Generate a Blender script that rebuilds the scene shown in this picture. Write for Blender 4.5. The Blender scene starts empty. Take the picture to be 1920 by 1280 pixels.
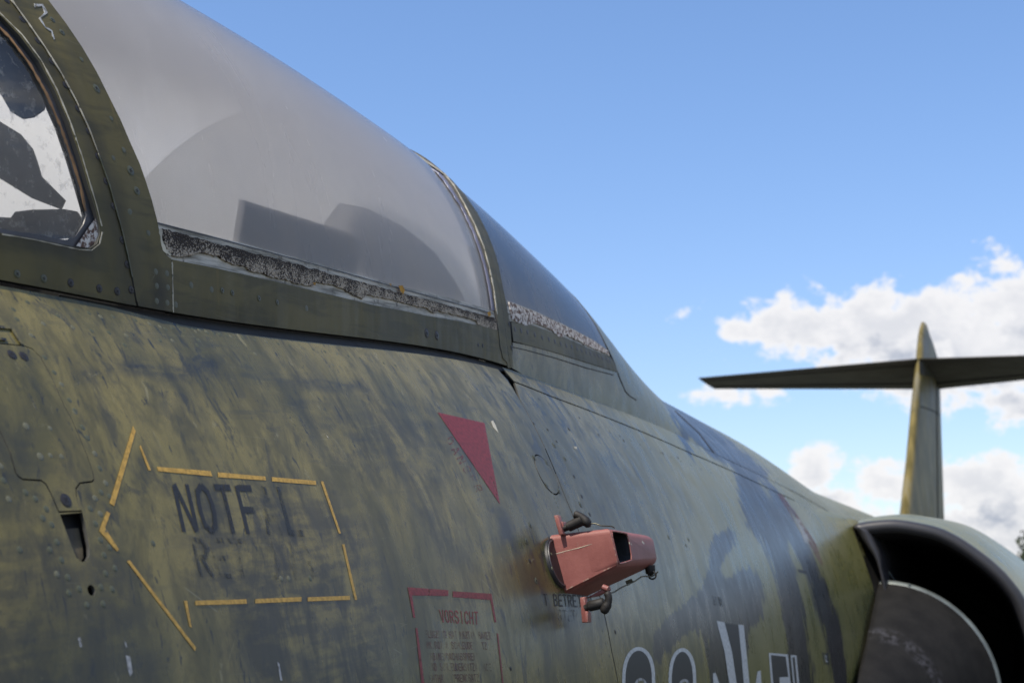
import bpy, bmesh, math, random
import numpy as np
from mathutils import Vector, Matrix
from mathutils.bvhtree import BVHTree
from mathutils.geometry import delaunay_2d_cdt
R = math.radians
random.seed(7)
SC = bpy.context.scene
COL = SC.collection

# ------------------------------------------------------------------ camera
ZC = 1.70                                     # eye height
CAM = Vector((0.0, -1.20, ZC))
YAW, PITCH, F = R(21.5), R(10.2), 2667.0      # F in pixels of a 1920 wide picture
FW = Vector((math.cos(YAW)*math.cos(PITCH), math.sin(YAW)*math.cos(PITCH), math.sin(PITCH)))
RT = Vector((math.sin(YAW), -math.cos(YAW), 0))
UP = RT.cross(FW)
cd = bpy.data.cameras.new('camera'); cam = bpy.data.objects.new('camera', cd); COL.objects.link(cam)
m = Matrix((RT, UP, -FW)).transposed().to_4x4(); m.translation = CAM
cam.matrix_world = m
cd.sensor_width = 36; cd.lens = 50.0; cd.clip_start = .02; cd.clip_end = 3000
cd.dof.use_dof = True; cd.dof.focus_distance = 1.60; cd.dof.aperture_fstop = 11.0
SC.camera = cam

# ------------------------------------------------------------------ light and sky
SUN = Vector((-.46, .16, .87)).normalized()
EXPOSURE = 0.30
SC.view_settings.view_transform = 'Standard'; SC.view_settings.look = 'None'
SC.view_settings.gamma = 1; SC.view_settings.use_curve_mapping = False
SC.view_settings.exposure = EXPOSURE
sl = bpy.data.lights.new('sun', 'SUN'); so = bpy.data.objects.new('sun', sl); COL.objects.link(so)
sl.energy = 4.4; sl.angle = R(0.5); sl.color = (1, .91, .77)
so.rotation_euler = SUN.to_track_quat('Z', 'Y').to_euler(); so.location = (0, 0, 30)

class NT:
    """small helper for node trees"""
    def __init__(s, nt):
        s.nt = nt; nt.nodes.clear()
    def n(s, t, **kw):
        nd = s.nt.nodes.new(t)
        for k, v in kw.items():
            if k.startswith('i_'):
                key = k[2:].replace('_', ' ')
                s.set(nd, key, v)
            else: setattr(nd, k, v)
        return nd
    def set(s, nd, key, v):
        sock = nd.inputs[int(key)] if str(key).isdigit() else nd.inputs[key]
        if isinstance(v, bpy.types.NodeSocket): s.nt.links.new(v, sock)
        elif isinstance(v, bpy.types.Node): s.nt.links.new(v.outputs[0], sock)
        else: sock.default_value = v
    def math(s, op, a, b=0.0, c=0.0, clamp=False):
        nd = s.nt.nodes.new('ShaderNodeMath'); nd.operation = op; nd.use_clamp = clamp
        for i, v in enumerate((a, b, c)): s.set(nd, i, v)
        return nd.outputs[0]
    def vmath(s, op, a, b=(0, 0, 0)):
        nd = s.nt.nodes.new('ShaderNodeVectorMath'); nd.operation = op
        s.set(nd, 0, a); s.set(nd, 1, b)
        return nd.outputs['Value'] if op in ('DOT_PRODUCT', 'DISTANCE', 'LENGTH') else nd.outputs[0]
    def noise(s, vec, scale, detail=4, rough=.55, dist=0.0):
        nd = s.nt.nodes.new('ShaderNodeTexNoise')
        s.set(nd, 'Vector', vec); nd.inputs['Scale'].default_value = scale
        nd.inputs['Detail'].default_value = detail; nd.inputs['Roughness'].default_value = rough
        nd.inputs['Distortion'].default_value = dist
        return nd.outputs['Fac']
    def mapv(s, vec, scale=(1, 1, 1), loc=(0, 0, 0), rot=(0, 0, 0)):
        nd = s.nt.nodes.new('ShaderNodeMapping'); s.set(nd, 'Vector', vec)
        nd.inputs['Scale'].default_value = scale; nd.inputs['Location'].default_value = loc
        nd.inputs['Rotation'].default_value = rot
        return nd.outputs[0]
    def ramp(s, v, a, b, lo=0.0, hi=1.0):
        nd = s.nt.nodes.new('ShaderNodeMapRange'); nd.interpolation_type = 'SMOOTHSTEP'
        s.set(nd, 0, v)
        for i, x in enumerate((a, b, lo, hi)): s.set(nd, i+1, x)
        return nd.outputs[0]
    def mix(s, f, a, b, mode='MIX'):
        nd = s.nt.nodes.new('ShaderNodeMix'); nd.data_type = 'RGBA'; nd.blend_type = mode
        s.set(nd, 0, f)
        for key, v in ((6, a), (7, b)):
            if isinstance(v, tuple) and len(v) == 3: v = (*v, 1)
            s.set(nd, key, v)
        return nd.outputs[2]

w = bpy.data.worlds.new('World'); SC.world = w; w.use_nodes = True
N = NT(w.node_tree)
sky = N.n('ShaderNodeTexSky', sky_type='NISHITA', sun_disc=False)
sky.sun_elevation = math.asin(SUN.z); sky.sun_rotation = math.atan2(SUN.x, SUN.y)
sky.air_density = 1.0; sky.dust_density = .6; sky.ozone_density = 2.0; sky.altitude = 50
tc = N.n('ShaderNodeTexCoord')
dirv = N.vmath('NORMALIZE', tc.outputs['Generated'])
sep = N.n('ShaderNodeSeparateXYZ', i_0=dirv)
# clouds live on a flat layer: direction divided by height
def pixdir(px, py):
    d = FW*F + RT*(px-960) + UP*(640-py); return d.normalized()
def cloud_density(vec):
    big = N.noise(N.mapv(vec, (1, 1, 2.0), (0.3, 1.7, .4)), 3.2, 3, .5)
    fine = N.noise(N.mapv(vec, (1, 1, 1.4)), 38.0, 8, .60, .1)
    d = N.math('MULTIPLY_ADD', fine, .80, -.42)
    # generic fair weather cumulus low over the whole horizon
    base = N.ramp(big, .40, .56, -.38, .20)
    hz = N.ramp(N.n('ShaderNodeSeparateXYZ', i_0=vec).outputs[2], .55, .95, 0, -.5)
    base = N.math('ADD', base, hz)
    clear = N.vmath('DOT_PRODUCT', vec, tuple(pixdir(1250, 300)))       # the open blue patch we look into
    base = N.math('ADD', base, N.ramp(clear, .84, .92, 0, -.7))
    acc = base
    for (px, py, rx, ry, k) in BLOBS:
        c = pixdir(px, py)
        df = N.vmath('SUBTRACT', vec, tuple(c))
        rr = RT; uu = UP
        a = N.math('MULTIPLY', N.vmath('DOT_PRODUCT', df, tuple(rr)), F/rx)
        b = N.math('MULTIPLY', N.vmath('DOT_PRODUCT', df, tuple(uu)), F/ry)
        r2 = N.math('ADD', N.math('MULTIPLY', a, a), N.math('MULTIPLY', b, b))
        bl = N.math('MULTIPLY_ADD', N.math('SQRT', r2), -.30*k, .30*k)
        bl = N.math('SUBTRACT', bl, .0)
        acc = N.math('SMOOTH_MAX', acc, bl, .05)
    return N.math('ADD', acc, d)
BLOBS = [(1690, 612, 320, 84, 1.2), (1900, 575, 125, 100, 1.2), (1490, 604, 120, 60, 1.2), (1400, 624, 55, 34, 1.0), (1790, 680, 280, 85, 1.25),
         (1930, 760, 160, 60, 1.0), (1375, 738, 120, 26, .75), (1530, 885, 50, 66, 1.1), (1560, 930, 85, 40, 1.1),
         (1670, 905, 95, 46, 1.2), (1850, 905, 120, 68, 1.25), (1900, 985, 170, 80, 1.1), (1700, 960, 130, 22, .6)]
dens = cloud_density(dirv)
alpha = N.ramp(dens, -.01, .13)
# lighting of the cloud: compare density towards the sun (up and left behind us)
d2 = cloud_density(N.vmath('ADD', dirv, (0, .006, .022)))
lit = N.ramp(N.math('SUBTRACT', dens, d2), -.10, .14)
thick = N.ramp(dens, .07, .36)
soft = N.noise(N.mapv(dirv, (1, 1, 1.4)), 9.0, 5, .5)
shade = N.math('MULTIPLY', N.math('MULTIPLY_ADD', lit, -.75, 1.1), thick)
shade = N.math('MULTIPLY', shade, N.ramp(soft, .25, .6, .55, 1.15), clamp=True)
ccol = N.mix(shade, (6.3, 6.2, 6.2), (2.9, 3.15, 3.75))
# pale air near the horizon, bluer overhead
up01 = N.ramp(sep.outputs[2], .0, .42)
tint = N.mix(up01, (1.02, 1.02, 1.14), (1.04, 1.17, 1.34))
skyc = N.mix(1.0, sky.outputs[0], tint, 'MULTIPLY')
ma = N.math('MULTIPLY', alpha, .95)
col = N.mix(ma, skyc, ccol)
bg = N.n('ShaderNodeBackground'); N.set(bg, 'Color', col); bg.inputs['Strength'].default_value = .125
out = N.n('ShaderNodeOutputWorld'); N.set(out, 'Surface', bg.outputs[0])

# ------------------------------------------------------------------ smooth station tables
def lut(f):
    L = [f(-3.3+.01*k) for k in range(1830)]
    def g(x):
        t = (x+3.3)*100
        if t <= 0: return L[0]
        i = int(t)
        if i >= 1828: return L[1828]
        t -= i
        return L[i]*(1-t)+L[i+1]*t
    return g
def table(xs, ys):
    xs = np.array(xs, float); ys = np.array(ys, float)
    h = np.diff(xs); dl = np.diff(ys)/h
    mm = np.zeros(len(xs)); mm[0] = dl[0]; mm[-1] = dl[-1]
    for i in range(1, len(xs)-1):
        if dl[i-1]*dl[i] > 0:
            w1 = 2*h[i]+h[i-1]; w2 = h[i]+2*h[i-1]
            mm[i] = (w1+w2)/(w1/dl[i-1]+w2/dl[i])
    def f(x):
        x = min(max(x, xs[0]), xs[-1]); i = min(max(int(np.searchsorted(xs, x))-1, 0), len(h)-1)
        t = (x-xs[i])/h[i]
        return float((1+2*t)*(1-t)**2*ys[i] + t*(1-t)**2*h[i]*mm[i] + t*t*(3-2*t)*ys[i+1] + t*t*(t-1)*h[i]*mm[i+1])
    return lut(f)
fx = [-3.2, -1, 0, 1, 2.07, 3, 4, 5.5, 7, 9, 12, 14.6]
f_w = table(fx, [.20, .43, .52, .57, .60, .61, .62, .66, .70, .72, .60, .42])
f_c = table(fx, [-.42, -.36, -.31, -.26, -.20, -.20, -.20, -.25, -.25, -.22, 0, .1])
f_u = table(fx, [.22, .54, .64, .704, .738, .758, .74, .71, .70, .67, .55, .42])
f_l = table(fx, [.18, .34, .42, .48, .52, .54, .56, .60, .62, .62, .55, .42])
f_s = table([-3.2, .2, .954, 1.104, 2.06, 2.73, 3.26, 3.7, 6, 9], [-.05, .2, .2585, .267, .348, .345, .322, .31, .22, .22])
u_t = table([-.6, .2, .6, .9, 1.1, 1.4, 1.7, 1.95, 2.2, 2.5, 2.9, 3.2, 4],
            [.16, .40, .60, .72, .778, .808, .815, .810, .785, .730, .630, .573, .54])
def Fp(X, th, off=0.0):                         # fuselage, th = angle from the top, port side positive
    w_, c, bu, bl = f_w(X), f_c(X), f_u(X), f_l(X)
    b = bu if math.cos(th) >= 0 else bl
    n = Vector((0, -math.sin(th)/w_, math.cos(th)/b)).normalized()
    return Vector((X, -w_*math.sin(th), ZC+c+b*math.cos(th))) + n*off
def Fn(X, th):
    e = 1e-3
    n = (Fp(X+e, th)-Fp(X-e, th)).cross(Fp(X, th+e)-Fp(X, th-e)).normalized()
    n = -n if n.dot(Vector((0, -math.sin(th), math.cos(th)))) < 0 else n
    return n
th_sill = lut(lambda X: math.acos(max(-1, min(1, (f_s(X)-f_c(X))/f_u(X)))))
def Up0(X, ph):                                 # upper body: canopy, windscreen and spine; ph 0 port sill .. pi starboard sill
    hs = f_s(X); ts = th_sill(X); ws = f_w(X)*math.sin(ts)-.004; top = u_t(X)
    a = Vector((X, -ws*math.cos(ph), ZC+hs+(top-hs)*math.sin(ph)))
    k = min(max((X-2.5)/(3.4-2.5), 0), 1); k = k*k*(3-2*k)
    if k > 0:
        th = ts*(1-ph/(math.pi/2)); b = Fp(X, th)
        a = a.lerp(b, k)
    return a
def Un(X, ph):
    e = 1e-3
    n = (Up0(X+e, ph)-Up0(X-e, ph)).cross(Up0(X, ph+e)-Up0(X, ph-e)).normalized()
    ref = Vector((0, -math.cos(ph), math.sin(ph)+.2))
    return -n if n.dot(ref) < 0 else n
KU, KF = .42, .54                               # metres per radian, to keep parameter space even
SURF = {'U': (lambda X, s, o=0.: Up0(X, s/KU)+Un(X, s/KU)*o, lambda X, s: Un(X, s/KU)),
        'F': (lambda X, s, o=0.: Fp(X, s/KF)+Fn(X, s/KF)*o, lambda X, s: Fn(X, s/KF))}

def grid_bvh(kind, x0, x1, s0, s1, nx, ns):
    P = SURF[kind][0]; vs = []; fs = []
    for i in range(nx+1):
        X = x0+(x1-x0)*i/nx
        for j in range(ns+1): vs.append(P(X, s0+(s1-s0)*j/ns))
    for i in range(nx):
        for j in range(ns):
            a = i*(ns+1)+j; fs.append((a, a+1, a+ns+2, a+ns+1))
    return BVHTree.FromPolygons(vs, fs)
BV = {'U': grid_bvh('U', .0, 6, -.03, math.pi/2*KU, 240, 60), 'F': grid_bvh('F', .0, 6, .15, 2.9*KF, 240, 80)}
def ray(px, py): return (FW*F + RT*(px-960) + UP*(640-py)).normalized()
def hit(kind, px, py):
    loc, n, i, d = BV[kind].ray_cast(CAM, ray(px, py))
    return loc
def par(kind, px, py):                          # pixel -> (X, s) on a surface
    loc = hit(kind, px, py)
    if loc is None: return None
    X = loc.x; h = loc.z-ZC
    if kind == 'F':
        c, bu, bl, w_ = f_c(X), f_u(X), f_l(X), f_w(X)
        b = bu if h >= c else bl
        return (X, KF*math.atan2(-loc.y/w_, (h-c)/b))
    # invert U numerically
    lo, hi = 0., math.pi/2 if True else 0
    best = None
    for k in range(-2, 46):
        ph = math.pi*k/90; d = (Up0(X, ph)-loc).length
        if best is None or d < best[0]: best = (d, ph)
    ph = best[1]; st = math.pi/90
    for _ in range(16):
        st *= .6
        for q in (ph-st, ph+st):
            d = (Up0(X, q)-loc).length
            if d < best[0]: best = (d, q)
        ph = best[1]
    return (X, KU*ph)
def pars(kind, pts):
    r = [par(kind, *p) for p in pts]
    return [q for q in r if q is not None]
def at(px, py, X=None, y=None, dist=None):      # a pixel at a known station, buttock line or distance
    d = ray(px, py)
    if X is not None: return CAM + d*((X-CAM.x)/d.x)
    if y is not None: return CAM + d*((y-CAM.y)/d.y)
    return CAM + d*dist
def topix(p):
    v = p-CAM; z = v.dot(FW)
    if z < .05: return None
    return (960+F*v.dot(RT)/z, 640-F*v.dot(UP)/z)

# ------------------------------------------------------------------ mesh helpers
def link(name, me, mat=None, parent=None):
    o = bpy.data.objects.new(name, me); COL.objects.link(o)
    if mat is not None and me is not None and not me.materials: me.materials.append(mat)
    if parent is not None: o.parent = parent
    return o
def inside(p, poly):
    x, y = p; c = False; j = len(poly)-1
    for i in range(len(poly)):
        xi, yi = poly[i]; xj, yj = poly[j]
        if (yi > y) != (yj > y) and x < (xj-xi)*(y-yi)/(yj-yi)+xi: c = not c
        j = i
    return c
def densify(poly, step, closed=True):
    out_ = []
    n = len(poly)
    for i in range(n if closed else n-1):
        a = poly[i]; b = poly[(i+1) % n]
        L = math.hypot(b[0]-a[0], b[1]-a[1]); k = max(1, int(L/step+.5))
        for q in range(k): out_.append((a[0]+(b[0]-a[0])*q/k, a[1]+(b[1]-a[1])*q/k))
    if not closed: out_.append(poly[-1])
    return out_
def triangulate(outers, holes, step):
    """constrained triangulation of (overlapping) polygons minus holes, with an interior grid"""
    V = []; E = []
    for pl in list(outers)+list(holes):
        b = len(V); V += pl; E += [(b+i, b+(i+1) % len(pl)) for i in range(len(pl))]
    for pl in outers:
        xs = [p[0] for p in pl]; ys = [p[1] for p in pl]
        if step:
            nx = int((max(xs)-min(xs))/step); ny = int((max(ys)-min(ys))/step)
            A = np.array(pl); Bn = np.roll(A, -1, 0)
            for i in range(1, nx+1):
                for j in range(1, ny+1):
                    p = (min(xs)+i*step, min(ys)+j*step)
                    if not inside(p, pl): continue
                    # skip points crowding the boundary
                    ab = Bn-A; ap = np.array(p)-A
                    t = np.clip((ap*ab).sum(1)/np.maximum((ab*ab).sum(1), 1e-12), 0, 1)
                    if (((ap-ab*t[:, None])**2).sum(1)).min() < (step*.4)**2: continue
                    if any(inside(p, h) for h in holes): continue
                    V.append(p)
    r = delaunay_2d_cdt([Vector(v) for v in V], E, [], 0, 1e-7)
    vs, fs = r[0], r[2]
    keep = []
    for f in fs:
        c = (sum(vs[i][0] for i in f)/3, sum(vs[i][1] for i in f)/3)
        if any(inside(c, pl) for pl in outers) and not any(inside(c, h) for h in holes): keep.append(f)
    used = sorted({i for f in keep for i in f}); mp = {k: i for i, k in enumerate(used)}
    return [tuple(vs[i]) for i in used], [tuple(mp[i] for i in f) for f in keep]
def surf_mesh(name, kind, outers, holes=(), off=.001, thick=.002, step=.02, mat=None, parent=None,
              masks=False, jitter=None, round_edge=0.0):
    P, NF = SURF[kind]
    vs, fs = triangulate([list(o) for o in outers], [list(h) for h in holes], step)
    co = [P(x, s, off) for x, s in vs]; nr = [NF(x, s) for x, s in vs]
    return finish(name, vs, fs, co, nr, thick, mat, parent, masks, round_edge)
def finish(name, vs, fs, co, nr, thick, mat, parent, masks, round_edge=0.0):
    n0 = len(co); faces = []
    for f in fs:
        a, b, c = f
        g = (co[b]-co[a]).cross(co[c]-co[a])
        faces.append(f if g.dot(nr[a]) >= 0 else (a, c, b))
    edge = {}
    for f in faces:
        for i in range(3):
            a, b = f[i], f[(i+1) % 3]
            if (b, a) in edge: del edge[(b, a)]
            else: edge[(a, b)] = 1
    cos = list(co); nrs = list(nr); uvs = list(vs)
    smooth = [True]*len(faces)
    if thick > 0 and edge:
        # outward direction in the surface for every rim vertex
        top = {}; bot = {}
        outd = {}
        for (a, b) in edge:
            d = (co[b]-co[a]).cross(nr[a]).normalized()
            outd[a] = outd.get(a, Vector())+d; outd[b] = outd.get(b, Vector())+d
        for v, d in outd.items():
            d = d.normalized() if d.length > 0 else nr[v]
            top[v] = len(cos); cos.append(co[v].copy()); nrs.append((d*.8+nr[v]*.35).normalized()); uvs.append(vs[v])
            bot[v] = len(cos); cos.append(co[v]-nr[v]*thick); nrs.append(d); uvs.append(vs[v])
        for (a, b) in edge: faces.append((top[b], top[a], bot[a], bot[b])); smooth.append(True)
        if round_edge:
            for v, d in outd.items():
                pass
    me = bpy.data.meshes.new(name); me.from_pydata(cos, [], faces); me.update()
    me.polygons.foreach_set('use_smooth', [True]*len(me.polygons))
    uvl = me.uv_layers.new(name='UVMap')
    idx = np.empty(len(me.loops), int); me.loops.foreach_get('vertex_index', idx)
    U_ = np.array(uvs)[idx]; uvl.data.foreach_set('uv', U_.ravel().astype(np.float32))
    if masks: add_masks(me, cos)
    me.normals_split_custom_set_from_vertices([tuple(n) for n in nrs])
    if round_edge and thick:
        me.materials.append(mat); me.materials.append(M['grime'])
        nf = len(fs)
        for i, p in enumerate(me.polygons):
            if i >= nf: p.material_index = 1
    return link(name, me, mat, parent)
def pix_mesh(name, kind, outers, holes=(), off=.0012, thick=0.0, step=12, mat=None, parent=None):
    """a flat marking or plate whose outline was read off the photograph, laid on its surface"""
    vs, fs = triangulate([densify(list(o), step) for o in outers], [densify(list(h), step) for h in holes], step)
    co = []; nr = []; uv = []
    for v in vs:
        q = par(kind, *v)
        if q is None: q = (2, .5)
        co.append(SURF[kind][0](q[0], q[1], off)); nr.append(SURF[kind][1](*q)); uv.append(q)
    return finish(name, uv, fs, co, nr, thick, mat, parent, False)

# ------------------------------------------------------------------ camouflage masks (paint and the cover's shadow, read off the photograph)
DARK = [[(1216, 1212), (1224, 1182), (1250, 1156), (1275, 1136), (1306, 1115), (1327, 1074), (1330, 1048), (1332, 1017), (1348, 996), (1368, 989), (1383, 1012), (1368, 1038), (1344, 1060),
          (1360, 1088), (1385, 1070), (1404, 1060), (1430, 1084), (1436, 1125), (1430, 1165), (1404, 1180), (1400, 1300), (1327, 1300), (1324, 1190), (1296, 1182), (1260, 1215), (1229, 1245)],
         [(1322, 800), (1350, 838), (1368, 867), (1381, 909), (1389, 950), (1399, 991), (1420, 1012), (1440, 1048), (1461, 1115), (1471, 1177), (1482, 1300), (1530, 1300), (1512, 1177), (1507, 1136), (1497, 1084), (1476, 1022), (1492, 1000), (1461, 950),
          (1430, 909), (1409, 867), (1368, 826)],
         [(1430, 895), (1456, 915), (1482, 950), (1512, 1012), (1538, 1069), (1559, 1115), (1580, 1187), (1592, 1300), (1566, 1300), (1549, 1213), (1533, 1146), (1512, 1084), (1488, 1032), (1461, 975)],
         [(1240, 750), (1300, 775), (1360, 818), (1440, 880), (1440, 905), (1400, 898), (1320, 845), (1262, 790)],
         [(1255, 760), (1275, 762), (1300, 860), (1300, 880), (1278, 830)]]
DPOL = [np.array(p, float) for p in DARK]
SMEAR_SHADE = [([(340, 905), (600, 915), (640, 1010), (655, 1120), (390, 1120), (362, 1050)], .8), ([(150, 692), (250, 682), (400, 676), (422, 690), (415, 698), (330, 702), (240, 700), (150, 708)], 1.2),
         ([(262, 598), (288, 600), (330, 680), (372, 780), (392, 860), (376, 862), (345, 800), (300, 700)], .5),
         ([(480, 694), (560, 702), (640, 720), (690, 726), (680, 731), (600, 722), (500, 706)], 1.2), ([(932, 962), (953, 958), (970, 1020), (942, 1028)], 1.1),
         ([(-80, 980), (200, 1000), (260, 1100), (330, 1320), (-80, 1320)], .62), ([(320, 900), (600, 915), (690, 985), (730, 1080), (740, 1320), (470, 1320), (420, 1160), (350, 1080)], .84), ([(520, 760), (760, 745), (880, 830), (830, 930), (700, 900), (560, 830)], .5), ([(-80, 760), (60, 770), (150, 900), (120, 980), (-80, 960)], .5),  # wide soft areas where the skin colour is darker
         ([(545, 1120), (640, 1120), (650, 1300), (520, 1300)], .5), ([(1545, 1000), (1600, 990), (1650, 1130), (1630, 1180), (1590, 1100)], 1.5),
         ([(740, 860), (790, 900), (850, 1010), (860, 1050), (820, 1010), (770, 930)], .8), ([(1000, 1100), (1060, 1120), (1150, 1130), (1180, 1200), (1100, 1210), (1040, 1180)], .6)]  # last area paints the sensor cover's shadow onto the skin below it
SPOL = [(np.array(p, float), k) for p, k in SMEAR_SHADE]
STAIN = [[(20, -10), (50, 35), (84, 85), (118, 140), (150, 195), (180, 255), (200, 310), (222, 385), (240, 470), (254, 583), (244, 583), (226, 500), (208, 420), (186, 350), (164, 285), (130, 215), (98, 155), (60, 95), (10, 20)],
         [(256, 590), (600, 645), (950, 700), (950, 690), (600, 632), (256, 572)], [(-10, 552), (250, 590), (250, 582), (-10, 545)], [(290, 500), (312, 500), (316, 588), (292, 584)],
         [(100, 378), (190, 470), (176, 480), (0, 445), (0, 438)]]
TPOL = [np.array(p, float) for p in STAIN]
def sd(poly, P):
    A = poly; B = np.roll(A, -1, 0); ab = B-A
    ap = P[:, None, :]-A[None]; t = np.clip((ap*ab).sum(2)/(ab*ab).sum(1), 0, 1)
    d = np.sqrt(((ap-ab[None]*t[..., None])**2).sum(2)).min(1)
    ins = np.zeros(len(P), bool)
    for i in range(len(A)):
        a, b = A[i], B[i]
        c = (a[1] > P[:, 1]) != (b[1] > P[:, 1])
        with np.errstate(divide='ignore', invalid='ignore'):
            xx = (b[0]-a[0])*(P[:, 1]-a[1])/(b[1]-a[1])+a[0]
        ins ^= c & (P[:, 0] < xx)
    return np.where(ins, d, -d)
def add_masks(me, cos):
    C = np.array([tuple(c) for c in cos]); v = C-np.array(CAM)
    z = v @ np.array(FW); zz = np.maximum(z, .05)
    px = np.stack([960+F*(v @ np.array(RT))/zz, 640-F*(v @ np.array(UP))/zz], 1)
    s = np.full(len(C), -200.)
    for p in DPOL: s = np.maximum(s, sd(p, px))
    s = np.where((C[:, 1] < 0) & (z > .3), s, 60*np.sin(C[:, 0]*2.3+1)*np.cos(C[:, 2]*3))
    at_ = me.attributes.new('camo', 'FLOAT', 'POINT'); at_.data.foreach_set('value', (s/100).astype(np.float32))
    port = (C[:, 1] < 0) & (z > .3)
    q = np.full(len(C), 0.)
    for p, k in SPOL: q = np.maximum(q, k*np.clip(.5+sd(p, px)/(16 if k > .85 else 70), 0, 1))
    at_ = me.attributes.new('smear_shade', 'FLOAT', 'POINT'); at_.data.foreach_set('value', np.where(port, q, 0).astype(np.float32))
    q = np.full(len(C), -40.)
    for p in TPOL: q = np.maximum(q, sd(p, px))
    at_ = me.attributes.new('stain', 'FLOAT', 'POINT'); at_.data.foreach_set('value', np.where(port, np.clip(.5+q/12, 0, 1), 0).astype(np.float32))

# ------------------------------------------------------------------ materials
def material(name):
    mt = bpy.data.materials.new(name); mt.use_nodes = True
    return mt, NT(mt.node_tree)
def principled(N, **kw):
    b = N.n('ShaderNodeBsdfPrincipled')
    for k, v in kw.items(): N.set(b, k.replace('_', ' '), (*v, 1) if isinstance(v, tuple) and len(v) == 3 else v)
    o = N.n('ShaderNodeOutputMaterial'); N.set(o, 'Surface', b.outputs[0])
    return b
def bump(N, h, strength=.3, dist=.002, normal=None):
    b = N.n('ShaderNodeBump'); N.set(b, 'Height', h); b.inputs['Strength'].default_value = strength
    b.inputs['Distance'].default_value = dist
    if normal is not None: N.set(b, 'Normal', normal)
    return b.outputs[0]
def simple(name, col, rough=.5, metal=0.0, var=.25, scale=60, bmp=.15, wear=None, spec=.5):
    mt, N = material(name)
    tc = N.n('ShaderNodeTexCoord').outputs['Object']
    nz = N.noise(tc, scale, 6, .6); n2 = N.noise(tc, scale*.22, 3, .5)
    c = N.mix(N.ramp(n2, .3, .7), tuple(x*(1-var) for x in col), tuple(x*(1+var) for x in col))
    if wear: c = N.mix(N.ramp(nz, .60, .66), c, wear)
    principled(N, Base_Color=c, Roughness=N.ramp(nz, .2, .8, rough-.08, rough+.08), Metallic=metal,
               Specular_IOR_Level=spec, Normal=bump(N, nz, bmp, .001))
    return mt
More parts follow.
